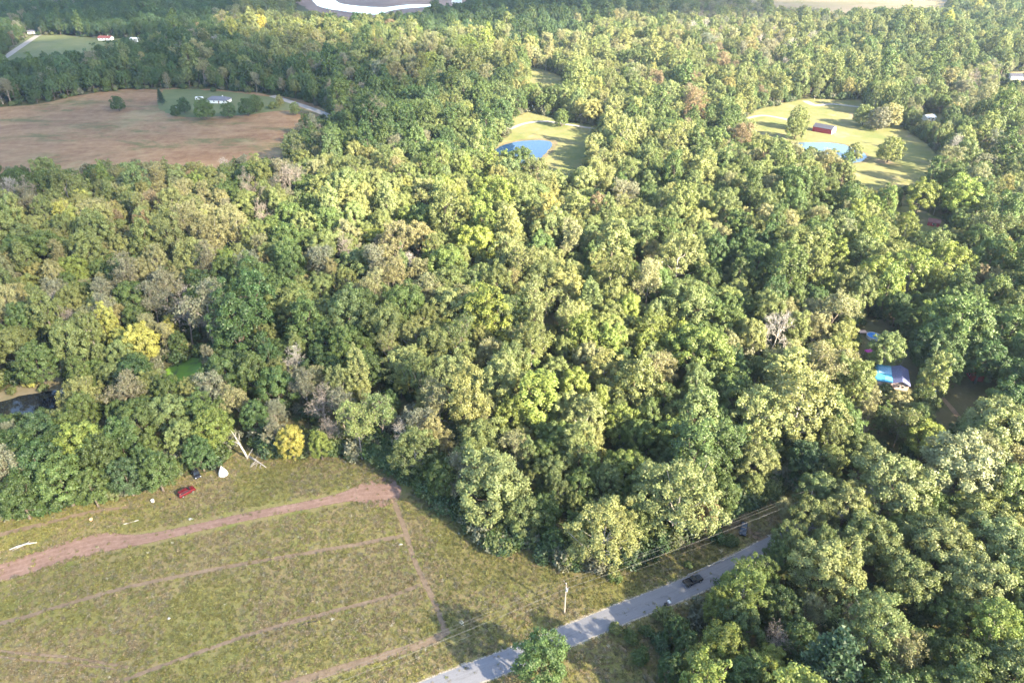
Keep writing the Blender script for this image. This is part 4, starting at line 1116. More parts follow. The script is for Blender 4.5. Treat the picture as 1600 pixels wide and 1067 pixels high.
scatter("meadow_weeds", np.stack([mx_, my, mx_ * 0 + .015], 1), np.stack([mx_ * 0, mx_ * 0, rng.uniform(0, 6.28, len(mx_))], 1), np.stack([sz * 1.25, sz * 1.25, sz * .8], 1),
        rng.integers(0, 7, len(mx_)), wp[ch] * rng.uniform(.75, 1.2, (len(mx_), 1)), TUFT, "tussocks, straw and pale flower heads filling the meadow", "weeds")
# ------------------------------------------------------------------ vehicles
def vehicle(name, loc, ang, style, paint, label, cat, sc=1.0):
    """local x points forward; parts: body, cabin, windows, wheels, lights, bumpers"""
    t = empty(name, loc, ang, (sc, sc, sc))
    if style == 'pickup':
        L, Wd = 5.6, 1.95
        MB().prism([(-2.8, .42), (2.55, .40), (2.78, .55), (2.76, .92), (2.55, 1.06), (1.15, 1.14), (-.75, 1.14), (-.75, 1.10), (-2.8, 1.10)], -.97, .97, .08, .9).build("body", paint, t, .05)
        MB().box(-2.66, -.86, -.78, .78, 1.06, 1.104).build("bed_floor", 'black_plastic', t)
        for y0, y1 in ((-.95, -.82), (.82, .95)):
            MB().box(-2.74, -.8, y0, y1, 1.10, 1.30).build("bed_side", paint, t, .02)
        MB().box(-2.80, -2.70, -.82, .82, 1.10, 1.28).build("tailgate", paint, t, .02)
        MB().prism([(-.78, 1.12), (1.18, 1.12), (.55, 1.72), (.35, 1.80), (-.55, 1.80), (-.72, 1.72)], -.86, .86, .13, 1.2).build("cab", paint, t, .04)
        MB().prism([(1.19, 1.17), (1.22, 1.17), (.60, 1.70), (.57, 1.70)], -.70, .70, .06, 1.4).build("windshield", 'glass', t)
        for y0, y1 in ((-.862, -.80), (.80, .862)):
            MB().prism([(-.62, 1.22), (.95, 1.22), (.5, 1.66), (-.58, 1.66)], y0, y1, .0).build("window", 'glass', t)
        xs = (-1.75, 1.75)
        top = 1.06
    else:
        L, Wd = 4.8, 1.9
        MB().prism([(-2.38, .40), (2.2, .40), (2.40, .58), (2.38, .86), (2.15, 1.02), (1.1, 1.10), (-2.30, 1.14), (-2.40, .9)], -.95, .95, .07, .9).build("body", paint, t, .06)
        MB().prism([(-2.28, 1.10), (1.12, 1.08), (.42, 1.62), (.15, 1.70), (-1.7, 1.70), (-2.05, 1.62)], -.86, .86, .14, 1.2).build("cab", paint, t, .05)
        MB().prism([(1.13, 1.13), (1.16, 1.13), (.48, 1.62), (.45, 1.62)], -.72, .72, .08, 1.4).build("windshield", 'glass', t)
        MB().prism([(-2.30, 1.18), (-2.27, 1.18), (-2.06, 1.60), (-2.10, 1.60)], -.66, .66, .06, 1.4).build("rear_window", 'glass', t)
        for y0, y1 in ((-.856, -.79), (.79, .856)):
            MB().prism([(-1.95, 1.20), (.85, 1.18), (.38, 1.56), (-1.78, 1.58)], y0, y1, .0).build("window", 'glass', t)
        for yy in (-.62, .58):
            MB().box(-1.6, .1, yy, yy + .04, 1.70, 1.76).build("roof_rail", 'black_plastic', t)
        xs = (-1.45, 1.45)
        top = 1.0
    for x in xs:
        for sg in (-1, 1):
            w = MB().cyl((x, sg * .99 - (.24 if sg > 0 else 0), .36), 'y', .36, .24, 18).build("wheel", 'tyre', t)
            MB().cyl((x, sg * 1.0 - .01, .36), 'y', .2, .02, 12).build("rim", 'rim', w)
    hx = L / 2 - .04
    for sg in (-1, 1):
        MB().box(hx - .12, hx + .03, sg * .72 - .17, sg * .72 + .17, .66, .84).build("headlight", 'headlight', t, .02)
        MB().box(-hx - .03, -hx + .10, sg * .80 - .10, sg * .80 + .10, .70, .98).build("tail_light", 'tail_light', t, .02)
        MB().box(.70, .86, sg * 1.06 - .10, sg * 1.06 + .10, 1.08, 1.24).build("side_mirror", 'black_plastic', t, .02)
    MB().box(hx - .10, hx + .08, -.88, .88, .40, .60).build("front_bumper", 'chrome' if style == 'pickup' else 'black_plastic', t, .03)
    MB().box(-hx - .08, -hx + .10, -.88, .88, .42, .62).build("rear_bumper", 'chrome' if style == 'pickup' else 'black_plastic', t, .03)
    MB().box(hx - .02, hx + .035, -.5, .5, .62, .84).build("grille", 'black_plastic', t)
    return tag(t, label, cat)

def heading(p, q):
    a = at(*p); b = at(*q)
    return math.atan2(b.y - a.y, b.x - a.x)
def G(px, py, z=0.0):
    p = at(px, py); p.z += z; return p
vehicle("pickup_truck", G(1082, 910, .13), heading((1040, 931), (1120, 895)), 'pickup', 'black_paint', "black pickup truck driving along the grey paved road", "truck")
vehicle("parked_car", G(292, 771, .02), math.radians(48), 'suv', 'red_paint', "dark red car parked in the dry grass of the meadow", "car", 1.05)
vehicle("parked_car", G(307, 742, .02), math.radians(-52), 'suv', 'dark_blue_paint', "black car nosing out from under trees beside the white tent", "car")
vehicle("parked_car", G(1161, 829, .06), math.radians(-112), 'suv', 'black_paint', "black car waiting in deep shade on the entrance drive", "car")

# ------------------------------------------------------------------ buildings
def gable_house(name, loc, ang, L, Wd, hw, hr, wall, roof, label, cat, wins=3, over=.4, end_wall=None, chimney=False, big_door=False, hip=0.0, seams=0, gwin=1):
    t = empty(name, loc, ang)
    h = Wd / 2
    b = MB()
    b.add([(-L / 2, -h, -.2), (L / 2, -h, -.2), (L / 2, h, -.2), (-L / 2, h, -.2), (-L / 2, -h, hw), (L / 2, -h, hw), (L / 2, h, hw), (-L / 2, h, hw), (-L / 2 + hip, 0, hw + hr), (L / 2 - hip, 0, hw + hr)],
          [(0, 1, 5, 4), (2, 3, 7, 6), (1, 2, 6, 9, 5) if not hip else (1, 2, 6, 5), (3, 0, 4, 8, 7) if not hip else (3, 0, 4, 7), (4, 5, 9, 8), (6, 7, 8, 9), (0, 3, 2, 1)] + ([(5, 6, 9), (7, 4, 8)] if hip else []))
    b.build("wall", wall, t)
    if end_wall:
        MB().add([(L / 2 + .02, -h + .02, 0), (L / 2 + .02, h - .02, 0), (L / 2 + .02, h - .02, hw), (L / 2 + .02, 0, hw + hr - .03), (L / 2 + .02, -h + .02, hw),
                  (L / 2 + .08, -h + .02, 0), (L / 2 + .08, h - .02, 0), (L / 2 + .08, h - .02, hw), (L / 2 + .08, 0, hw + hr - .03), (L / 2 + .08, -h + .02, hw)],
                 [(0, 1, 2, 3, 4), (9, 8, 7, 6, 5), (0, 5, 6, 1), (1, 6, 7, 2), (2, 7, 8, 3), (3, 8, 9, 4), (4, 9, 5, 0)]).build("end_wall", end_wall, t)
    k_ = (h + over) / h
    sl = hr / h
    rfs = []
    x0, x1 = -L / 2 - over, L / 2 + over
    for sg in (-1, 1):
        e = [(x0, sg * (h + over), hw - sl * over + .05), (x1, sg * (h + over), hw - sl * over + .05), (x1 - hip * k_, 0, hw + hr + .05), (x0 + hip * k_, 0, hw + hr + .05)]
        v = e + [(a, b_, c + .14) for a, b_, c in e]
        r_ = MB().add(v, [(0, 1, 2, 3), (7, 6, 5, 4), (0, 4, 5, 1), (1, 5, 6, 2), (2, 6, 7, 3), (3, 7, 4, 0)]).build("roof", roof, t)
        rfs.append(r_)
        for q in range(seams):
            xx = x0 + (x1 - x0) * (q + .5) / seams
            MB().add([(xx - .04, sg * (h + over), hw - sl * over + .20), (xx + .04, sg * (h + over), hw - sl * over + .20), (xx + .04, 0, hw + hr + .20), (xx - .04, 0, hw + hr + .20),
                      (xx - .04, sg * (h + over), hw - sl * over + .26), (xx + .04, sg * (h + over), hw - sl * over + .26), (xx + .04, 0, hw + hr + .26), (xx - .04, 0, hw + hr + .26)],
                     [(3, 2, 1, 0), (4, 5, 6, 7), (0, 1, 5, 4), (1, 2, 6, 5), (2, 3, 7, 6), (3, 0, 4, 7)]).build("seam", roof, r_)
    if hip:
        for sg in (-1, 1):
            xe = sg * (L / 2 + over)
            e = [(xe, -h - over, hw - sl * over + .05), (xe, h + over, hw - sl * over + .05), (sg * (L / 2 + over - hip * k_), 0, hw + hr + .05)]
            v = e + [(a, b_, c + .14) for a, b_, c in e]
            MB().add(v, [(0, 1, 2), (5, 4, 3), (0, 3, 4, 1), (1, 4, 5, 2), (2, 5, 3, 0)]).build("roof", roof, t)
    for sg in (-1, 1):
        for q in range(wins):
            xx = -L / 2 + L * (q + .5) / wins
            f_ = MB().box(xx - .55, xx + .55, sg * (h + .03) - .03, sg * (h + .03) + .03, hw * .38, hw * .82).build("window", 'white_paint', t)
            MB().box(xx - .46, xx + .46, sg * (h + .065) - .01, sg * (h + .065) + .01, hw * .41, hw * .79).build("pane", 'glass', f_)
    for q in range(gwin):
        yy = (q - (gwin - 1) / 2) * 1.3
        if not big_door:
            f_ = MB().box(L / 2 + .0, L / 2 + .06, yy - .45, yy + .45, hw * .40, hw * .82).build("window", 'white_paint', t)
            MB().box(L / 2 + .062, L / 2 + .08, yy - .37, yy + .37, hw * .43, hw * .79).build("pane", 'glass', f_)
    if big_door:
        d_ = MB().box(L / 2 + .085, L / 2 + .16, -h * .45, h * .45, .05, hw * .9).build("door", 'white_paint', t)
        MB().box(L / 2 + .162, L / 2 + .19, -.04, .04, .05, hw * .88).build("rail", 'concrete', d_)
    else:
        d_ = MB().box(L * .08, L * .08 + 1.0, -h - .08, -h - .005, .02, min(2.1, hw * .85)).build("door", 'wood', t)
        MB().box(L * .08 + .82, L * .08 + .9, -h - .12, -h - .081, 1.0, 1.08).build("handle", 'chrome', d_)
    if chimney:
        MB().box(L * .2 - .35, L * .2 + .35, .3, 1.0, hw + hr * .4, hw + hr + .9).build("chimney", 'concrete', t, .03)
    return tag(t, label, cat)

gable_house("barn", G(1287, 206, .04), math.radians(-42), 15, 9, 3.6, 1.9, 'red_siding', 'metal_roof', "red barn with grey metal roof and white end beside the pale pond", "barn", 0, .3, 'white_siding', big_door=True, seams=10)
gable_house("farmhouse", G(343, 160, .1), math.radians(-8), 19, 10, 2.8, 2.2, 'white_siding', 'grey_roof', "white single-storey farmhouse with grey hipped roof in the dry field", "house", 4, .6, chimney=True, hip=3.5)
gable_house("garden_shed", G(1458, 352, .04), math.radians(-30), 5.8, 4.2, 2.2, 1.4, 'red_siding', 'pink_roof', "small red shed with pinkish roof on a grass strip in the woods", "shed", 1, .3, seams=5)
gable_house("house", G(166, 63, .05), math.radians(-4), 17, 9, 3.0, 2.2, 'white_siding', 'red_roof', "white house with red roof on the far lawn", "house", 4, .5, chimney=True)
gable_house("shed", G(212, 65, .05), math.radians(-15), 12, 7, 3.0, 1.6, 'white_siding', 'white_paint', "white shed with white roof near the red-roofed house", "shed", 1, .3, big_door=True)
gable_house("cottage", G(50, 53, .05), math.radians(20), 9, 7, 2.8, 1.8, 'white_siding', 'grey_roof', "small white cottage at the wooded end of the far lawn", "house", 2)
gable_house("boathouse", G(714, 6, .05), math.radians(-5), 18, 9, 3.2, 2.0, 'white_siding', 'white_paint', "white building beside the far lake", "building", 3)
gable_house("long_barn", G(1596, 124, .05), math.radians(-6), 26, 10, 3.6, 1.8, 'white_siding', 'metal_roof', "long white outbuilding with metal roof on the gravel lot", "building", 5, .3, seams=12)
gable_house("cottage", G(1450, 188, .05), math.radians(15), 9, 6, 2.8, 1.6, 'white_siding', 'white_paint', "white cottage among trees beyond the barn lawn", "house", 2)
gable_house("garden_shed", G(1409, 193, .04), math.radians(60), 4, 3, 2.4, .9, 'white_siding', 'white_paint', "small white shed at the top of the barn lawn", "shed", 1)
gable_house("garden_shed", G(1522, 590, .04), math.radians(80), 5, 4, 2.2, 1.3, 'red_siding', 'red_roof', "dark red shed in deep shade beside the dark yard", "shed", 1)

# house under blue roofs
t = empty("bungalow", G(1404, 597, .04), math.radians(68))
MB().box(-5.5, 5.5, -2.6, 2.6, -.2, 2.6).build("wall", 'pink_wall', t)
MB().box(-5.8, 5.2, 2.602, 8.4, -.2, 2.4).build("wing_wall", 'pink_wall', t)
MB().add([(-5.502, -2.6, 2.6), (-5.502, 2.6, 2.6), (-5.502, 0, 3.7), (-5.45, -2.6, 2.6), (-5.45, 2.6, 2.6), (-5.45, 0, 3.7)], [(0, 1, 2), (5, 4, 3), (0, 3, 4, 1), (1, 4, 5, 2), (2, 5, 3, 0)]).build("gable", 'pink_wall', t)
for sg in (-1, 1):
    r_ = MB().add([(-5.9, sg * 2.95, 2.52), (5.9, sg * 2.95, 2.52), (5.9, 0, 3.78), (-5.9, 0, 3.78), (-5.9, sg * 2.95, 2.66), (5.9, sg * 2.95, 2.66), (5.9, 0, 3.92), (-5.9, 0, 3.92)],
                  [(0, 1, 2, 3), (7, 6, 5, 4), (0, 4, 5, 1), (1, 5, 6, 2), (2, 6, 7, 3), (3, 7, 4, 0)]).build("roof", 'lavender_roof', t)
    for q in range(8):
        xx = -5.6 + 1.55 * q
        MB().add([(xx, sg * 2.95, 2.67), (xx + .07, sg * 2.95, 2.67), (xx + .07, 0, 3.93), (xx, 0, 3.93), (xx, sg * 2.95, 2.73), (xx + .07, sg * 2.95, 2.73), (xx + .07, 0, 3.99), (xx, 0, 3.99)],
                 [(3, 2, 1, 0), (4, 5, 6, 7), (0, 1, 5, 4), (1, 2, 6, 5), (2, 3, 7, 6), (3, 0, 4, 7)]).build("seam", 'lavender_roof', r_)
MB().add([(-6.1, 2.98, 2.75), (5.5, 2.98, 2.75), (5.5, 8.7, 2.30), (-6.1, 8.7, 2.30), (-6.1, 2.98, 2.9), (5.5, 2.98, 2.9), (5.5, 8.7, 2.45), (-6.1, 8.7, 2.45)],
         [(3, 2, 1, 0), (4, 5, 6, 7), (0, 1, 5, 4), (1, 2, 6, 5), (2, 3, 7, 6), (3, 0, 4, 7)]).build("wing_roof", 'teal_roof', t)
def tarp(x0, x1, y0, y1, mat):
    z = lambda y: 2.92 - (y - 2.98) * .0787
    MB().add([(x0, y0, z(y0)), (x1, y0, z(y0)), (x1, y1, z(y1)), (x0, y1, z(y1)), (x0, y0, z(y0) + .05), (x1, y0, z(y0) + .05), (x1, y1, z(y1) + .05), (x0, y1, z(y1) + .05)],
             [(3, 2, 1, 0), (4, 5, 6, 7), (0, 1, 5, 4), (1, 2, 6, 5), (2, 3, 7, 6), (3, 0, 4, 7)]).build("tarp", mat, t)
tarp(-5.9, -2.4, 3.1, 5.6, 'cyan_tarp'); tarp(-.4, 4.4, 3.1, 7.4, 'pale_tarp'); tarp(-2.3, -.5, 3.1, 5.0, 'cyan_tarp')
for yy in (-.75, .65):
    f_ = MB().box(-5.56, -5.5, yy - .38, yy + .38, 1.1, 2.0).build("window", 'white_paint', t)
    MB().box(-5.58, -5.562, yy - .30, yy + .30, 1.18, 1.92).build("pane", 'glass', f_)
MB().box(-5.88, -5.802, 4.6, 5.5, .02, 2.0).build("door", 'wood', t)
tag(t, "pink-walled bungalow with lavender metal roof and blue tarps on its wing", "house")

# round pool with a deck
t = empty("swimming_pool", G(1364, 528, .04))
b = MB()
NS = 28
vv = []; ff = []
for rr, zz in ((2.7, 0), (2.7, 1.25), (2.55, 1.25), (2.55, .2)):
    vv += [(rr * math.cos(2 * math.pi * q / NS), rr * math.sin(2 * math.pi * q / NS), zz) for q in range(NS)]
for lv_ in range(3):
    ff += [(lv_ * NS + q, lv_ * NS + (q + 1) % NS, (lv_ + 1) * NS + (q + 1) % NS, (lv_ + 1) * NS + q) for q in range(NS)]
ff.append(tuple(range(3 * NS, 4 * NS)))
b.add(vv, ff).build("pool_wall", 'white_paint', t)
MB().cyl((0, 0, .25), 'z', 2.53, .8, 28).build("pool_water", 'pool_liner', t)
dk = MB().box(-4.6, -1.6, 2.2, 4.4, 1.0, 1.12).build("deck", 'pink_wall', t)
for xx in (-4.4, -1.8):
    for yy in (2.4, 4.2):
        MB().box(xx - .06, xx + .06, yy - .06, yy + .06, 0, 1.0).build("post", 'wood', dk)
for yy in (-.25, .25):
    MB().tube([(-2.0 + yy, 2.3, 1.1), (-2.0 + yy, 2.3, 1.9), (-1.7 + yy, 1.9, 1.9), (-1.6 + yy, 1.8, 1.0)], .04, 6).build("ladder_rail", 'chrome', t)
tag(t, "round above-ground pool with bright blue water near the blue-roofed house", "pool")
t = empty("canopy_tent", G(1358, 556, .04), .4)
MB().add([(-1.6, -1.6, 2.1), (1.6, -1.6, 2.1), (1.6, 1.6, 2.1), (-1.6, 1.6, 2.1), (0, 0, 2.9), (-1.6, -1.6, 1.85), (1.6, -1.6, 1.85), (1.6, 1.6, 1.85), (-1.6, 1.6, 1.85)],
         [(0, 1, 4), (1, 2, 4), (2, 3, 4), (3, 0, 4), (5, 6, 1, 0), (6, 7, 2, 1), (7, 8, 3, 2), (8, 5, 0, 3)]).build("cover", 'magenta_cloth', t)
for xx in (-1.5, 1.5):
    for yy in (-1.5, 1.5):
        MB().cyl((xx, yy, 0), 'z', .03, 2.1, 6).build("leg", 'galvanised', t)
tag(t, "magenta canopy tent half hidden by trees near the pool", "tent")
# tarp thrown over a heap in the yard
nx = 12
vv = []; ff = []
for a in range(nx + 1):
    for b_ in range(nx + 1):
        x, y = (a / nx - .5) * 6, (b_ / nx - .5) * 4
        z = max(.02, 1.3 * math.cos(min(1, abs(x) / 3) * 1.5) * math.cos(min(1, abs(y) / 2) * 1.5) + .25 * mn.noise((x, y, 2.2)))
        if a in (0, nx) or b_ in (0, nx): z = .0
        vv.append((x, y, z))
for a in range(nx):
    for b_ in range(nx):
        q = a * (nx + 1) + b_
        ff.append((q, q + nx + 1, q + nx + 2, q + 1))
o = MB().add(vv, ff).build("tarpaulin", 'blue_tarp', None, 0, True)
o.location = G(1460, 612, .05); o.rotation_euler = (0, 0, .5)
tag(o, "blue tarpaulin thrown over a heap in the dark yard", "tarpaulin")

# camper and gas tank by the farmhouse
t = empty("camper_trailer", G(312, 157, .1), math.radians(5))
MB().prism([(-3.4, .55), (3.4, .55), (3.6, 1.3), (3.3, 2.7), (2.7, 2.95), (-3.1, 2.95), (-3.4, 2.6)], -1.2, 1.2).build("body", 'white_paint', t, .08)
for xx in (-1.9, .2, 2.0):
    MB().box(xx - .5, xx + .5, -1.23, -1.2, 1.5, 2.2).build("window", 'glass', t)
MB().box(-3.3, -2.6, -1.24, -1.202, .7, 2.4).build("door", 'concrete', t)
for yy in (-1.2, 1.0):
    for xx in (-.6, .3):
        MB().cyl((xx, yy, .36), 'y', .36, .2, 14).build("wheel", 'tyre', t)
MB().box(3.6, 4.8, -.1, .1, .5, .62).build("drawbar", 'black_plastic', t)
tag(t, "white camper trailer on the green lawn behind the farmhouse", "trailer")
t = empty("gas_tank", G(277, 170, .1), .3)
b = MB()
pr = [(-1.6, .05), (-1.5, .4), (-1.2, .58), (1.2, .58), (1.5, .4), (1.6, .05)]
b.tube([(x, 0, 1.0) for x, r_ in pr], [r_ for x, r_ in pr], 14).build("tank", 'white_paint', t, 0, True)
for xx in (-.9, .9):
    MB().box(xx - .12, xx + .12, -.4, .4, 0, .5).build("leg", 'concrete', t)
MB().cyl((0, 0, 1.55), 'z', .18, .2, 10).build("dome", 'white_paint', t)
tag(t, "white gas tank under dark trees at the lawn corner", "tank")
t = empty("boat_dock", G(832, 172, .05), 0)
MB().box(-.12, .12, -.12, .12, 0, 3.6).build("post", 'white_paint', t)
MB().box(-.5, .5, -.3, .3, 3.2, 3.9, .1, .05).build("house_box", 'white_paint', t)
t.name = "birdhouse"
tag(t, "white birdhouse on a post at the wood edge above the gravel drive", "birdhouse")

# ------------------------------------------------------------------ power line
pa = G(882, 957); pb = at(1268, 772, 10.0); pc = at(250, 1168, 10.0)
pb.z = 0; pc.z = 0
POLES = [pc, pa, pb]
dline = (pb - pc).normalized(); aline = math.atan2(dline.y, dline.x)
PLAB = ["wooden utility pole beyond the meadow's roadside path", "pale wooden utility pole with grey transformer in the road verge", "wooden utility pole in the trees above the entrance"]
for q, p in enumerate(POLES):
    t = empty("utility_pole", p, aline)
    MB().cyl((0, 0, -.5), 'z', .19, 11.7, 12, .12).build("shaft", 'pole_wood', t)
    arm = MB().box(-.06, .06, -1.25, 1.25, 10.45, 10.58).build("crossarm", 'wood', t)
    for yy in (-1.15, .35, 1.15):
        MB().cyl((0, yy, 10.58), 'z', .06, .22, 8, .04).build("insulator", 'insulator', arm)
    MB().cyl((.0, -.18, 9.3), 'y', .05, -.35, 6).build("bracket", 'galvanised', t)
    if q == 1:
        MB().cyl((.02, -.48, 8.7), 'z', .26, .85, 14).build("transformer", 'insulator', t)
    tag(t, PLAB[q], "utility pole", "utility poles")
def wire(off, z, sag, lab):
    pts = []
    nrm = Vector((-dline.y, dline.x, 0))
    for a_, b_ in ((POLES[0], POLES[1]), (POLES[1], POLES[2])):
        for k_ in range(17 if a_ is POLES[1] else 16):
            f_ = k_ / 16
            p = a_.lerp(b_, f_) + nrm * off
            p.z = z - sag * 4 * f_ * (1 - f_)
            pts.append(p)
    o = MB().tube(pts, .012, 5).build("power_wire", 'wire')
    tag(o, lab, "wire", "wires of the power line")
wire(-1.15, 10.80, .9, "upper power wire on the road end of the crossarms")
wire(.35, 10.80, .9, "upper power wire near the middle of the crossarms")
wire(1.15, 10.80, .9, "upper power wire on the meadow end of the crossarms")
wire(-.2, 9.4, 1.1, "neutral wire strung below the crossarms")
wire(-.25, 7.4, 1.3, "lowest cable strung along the utility poles")

# guard rail at the culvert
ga = at(1075, 897, .7); gb = at(1147, 867, .7)
gd = Vector((gb.x - ga.x, gb.y - ga.y, 0)); gl_ = gd.length
t = empty("guard_rail", (ga.x, ga.y, .02), math.atan2(gd.y, gd.x))
MB().prism([(0, .42), (gl_, .42), (gl_, .78), (0, .78)], -.02, .02).build("rail", 'galvanised', t)
for zz in (.50, .70):
    MB().tube([(-.3, -.04, zz), (gl_ + .3, -.04, zz)], .045, 6).build("rail_wave", 'galvanised', t)
for q in range(8):
    xx = .3 + (gl_ - .6) * q / 7
    MB().box(xx - .07, xx + .07, .03, .18, -.3, .76).build("post", 'pole_wood', t)
tag(t, "galvanised guard rail along the road before the entrance", "guard rail")
t = empty("mailbox", G(1045, 945, .05), .4)
MB().box(-.05, .05, -.05, .05, 0, 1.1).build("post", 'wood', t)
MB().prism([(-.28, 1.1), (.28, 1.1), (.28, 1.34), (.16, 1.46), (-.16, 1.46), (-.28, 1.34)], -.45, .45).build("box", 'white_paint', t)
MB().box(.285, .31, -.2, .1, 1.2, 1.5).build("flag", 'teal_plastic', t)
tag(t, "white mailbox with teal flag on the south road edge", "mailbox")
t = empty("rubbish_bin", G(1040, 947, .05), .3)
MB().box(-.30, .30, -.30, .30, .08, 1.0, -.05, -.05).build("bin", 'black_plastic', t, .03)
MB().box(-.37, .37, -.37, .37, 1.0, 1.07).build("lid", 'black_plastic', t, .02)
for yy in (-.3, .2):
    MB().cyl((-.3, yy, .12), 'y', .12, .1, 10).build("wheel", 'tyre', t)
tag(t, "black rubbish bin beside the white mailbox", "bin")

# ------------------------------------------------------------------ things in the meadow
t = empty("tent", G(349, 741, .02), .3)
pr = [(1.5, 0), (1.48, .25), (1.30, .9), (.95, 1.7), (.5, 2.6), (.16, 3.2), (.06, 3.4)]
NS = 24
vv = []; ff = []
for rr, zz in pr:
    for q in range(NS):
        a = 2 * math.pi * q / NS
        w_ = rr * (1 + .035 * math.cos(12 * a) * (1 - zz / 3.6))
        vv.append((w_ * math.cos(a), w_ * math.sin(a), zz))
for i in range(len(pr) - 1):
    ff += [(i * NS + q, i * NS + (q + 1) % NS, (i + 1) * NS + (q + 1) % NS, (i + 1) * NS + q) for q in range(NS)]
ff.append(tuple(range((len(pr) - 1) * NS, len(pr) * NS)))
MB().add(vv, ff).build("canvas", 'canvas', t, 0, True)
MB().add([(.25, -1.42, .05), (-.25, -1.45, .05), (0, -1.12, 1.3), (.25, -1.50, .05), (-.25, -1.53, .05), (0, -1.20, 1.3)], [(0, 1, 2), (5, 4, 3), (0, 3, 4, 1), (1, 4, 5, 2), (2, 5, 3, 0)]).build("door_flap", 'concrete', t)
MB().cyl((-.35, -1.47, .45), 'y', .09, -.03, 10).build("vent", 'black_plastic', t)
for a in (0, 2.1, 4.2):
    MB().tube([(.12 * math.cos(a + 3), .12 * math.sin(a + 3), 3.0), (.28 * math.cos(a), .28 * math.sin(a), 3.75)], .03, 5).build("pole", 'wood', t)
tag(t, "white cone-shaped canvas tent at the tree edge of the meadow", "tent")

def limb(pts, rad, name, parent, n_=7):
    return MB().tube(pts, rad, n_).build(name, 'deadwood', parent, 0, True)
p0 = at(387, 716)
t = empty("dead_tree", p0)
tip = Vector((-3.6, 1.2, 10.6))
limb([(0, 0, -.3), (-.5, .1, 2.2), (-1.3, .3, 4.6), (-2.0, .6, 6.6)], [.42, .36, .30, .22], "trunk", t)
limb([(-2.0, .6, 6.5), (-2.7, .9, 8.6), tip], [.22, .15, .05], "branch", t)
limb([(-1.9, .55, 6.2), (-1.3, .8, 8.0), (-1.2, .9, 9.6)], [.18, .11, .04], "branch", t)
limb([(-1.7, .5, 5.6), (-2.8, .4, 6.4), (-3.7, .2, 7.0)], [.15, .09, .03], "branch", t)
limb([(-2.5, .8, 8.0), (-3.4, .9, 8.8), (-4.0, 1.0, 9.7)], [.12, .07, .03], "branch", t)
limb([(-2.6, .85, 8.3), (-2.3, 1.0, 9.3), (-2.4, 1.1, 10.3)], [.10, .06, .02], "branch", t)
limb([(0, 0, .4), (1.0, 1.0, 1.8), (1.7, 1.6, 2.8)], [.2, .13, .06], "branch", t)
tag(t, "dead pale trunk leaning over at the tree edge beside the tent", "tree")
a_ = at(390, 715); b_ = at(415, 730)
d_ = b_ - a_
t = empty("fallen_trunk", a_, math.atan2(d_.y, d_.x))
Lf = d_.length
limb([(-.3, 0, .45), (Lf * .4, .1, .42), (Lf * .75, 0, .36), (Lf + .6, -.1, .30)], [.36, .30, .20, .08], "trunk", t)
for (s_, ex, ey, ez) in ((.45, .3, -3.0, .25), (.55, .2, -4.0, .3), (.62, 1.6, -2.6, .8), (.35, .8, 1.4, 1.2), (.75, 1.2, -1.6, .2), (.5, 1.0, -2.2, 1.2)):
    limb([(Lf * s_, 0, .4), (Lf * s_ + ex * .5, ey * .55, ez + .35), (Lf * s_ + ex, ey, max(.06, ez - .2))], [.12, .08, .03], "branch", t)
tag(t, "fallen grey trunk with broken branches lying out into the meadow", "log")
o = MB().box(-1.95, 1.95, -.16, .16, .0, .14).build("plank", 'plank', None, .02)
o.location = G(205, 816, .05); o.rotation_euler = (0, 0, math.atan2((at(214, 814) - at(196, 819)).y, (at(214, 814) - at(196, 819)).x)); tag(o, "long white plank lying at the dirt track's edge", "plank")
t = empty("log", G(38, 853, .02), math.radians(16))
limb([(-3.4, -.6, .28), (-1.4, .1, .34), (.6, .35, .36), (3.2, .2, .26)], [.16, .24, .26, .14], "trunk", t)
limb([(.3, .3, .4), (-1.2, -.5, .34), (-2.6, -1.1, .2)], [.16, .12, .06], "branch", t)
limb([(.6, .3, .5), (1.3, .9, .7)], [.14, .06], "branch", t)
tag(t, "pale grey forked log lying above the wide end of the dirt track", "log")
o = MB().tube([(-1.9, 0, .14), (0, .1, .16), (1.9, 0, .12)], [.14, .15, .1], 7).build("charred_log", 'black_plastic', None, 0, True)
o.location = G(484, 973, .03); o.rotation_euler = (0, 0, .3); tag(o, "dark log lying on the lower mown path", "log")
def lump(name, px, py, s_, mat, lab, cat, seed):
    bm = bmesh.new(); bmesh.ops.create_icosphere(bm, subdivisions=2, radius=1)
    for v in bm.verts:
        f_ = 1 + .35 * mn.noise((v.co.x * 1.3 + seed, v.co.y * 1.3, v.co.z * 1.3))
        v.co = Vector((v.co.x * s_[0] * f_, v.co.y * s_[1] * f_, max(-.05, v.co.z * s_[2] * f_)))
    me = bpy.data.meshes.new(name); bm.to_mesh(me); bm.free(); me.materials.append(MAT[mat])
    o = link(bpy.data.objects.new(name, me)); o.location = G(px, py, .05)
    return tag(o, lab, cat)
lump("boulder", 298, 811, (.75, .4, .35), 'rock', "pale low rock in the grass above the dirt track", "rock", 1)
lump("boulder", 626, 851, (.55, .4, .35), 'rock', "white rock beside the junction of the mown paths", "rock", 5)
lump("boulder", 264, 966, (.4, .35, .25), 'rock', "small pale rock between the two mown paths", "rock", 9)
t = empty("bucket", G(239, 784, .02), .2)
MB().cyl((0, 0, 0), 'z', .38, .8, 16, .46).build("pail", 'white_paint', t)
MB().cyl((0, 0, .8), 'z', .48, .06, 16).build("lid", 'white_paint', t)
tag(t, "white lidded drum standing in the grass left of the red car", "drum")
t = empty("clay_pot", G(143, 813, .02), 0)
MB().cyl((0, 0, 0), 'z', .3, .6, 14, .45).build("pot", 'orange_clay', t)
MB().cyl((0, 0, .6), 'z', .5, .1, 14, .5).build("rim", 'orange_clay', t)
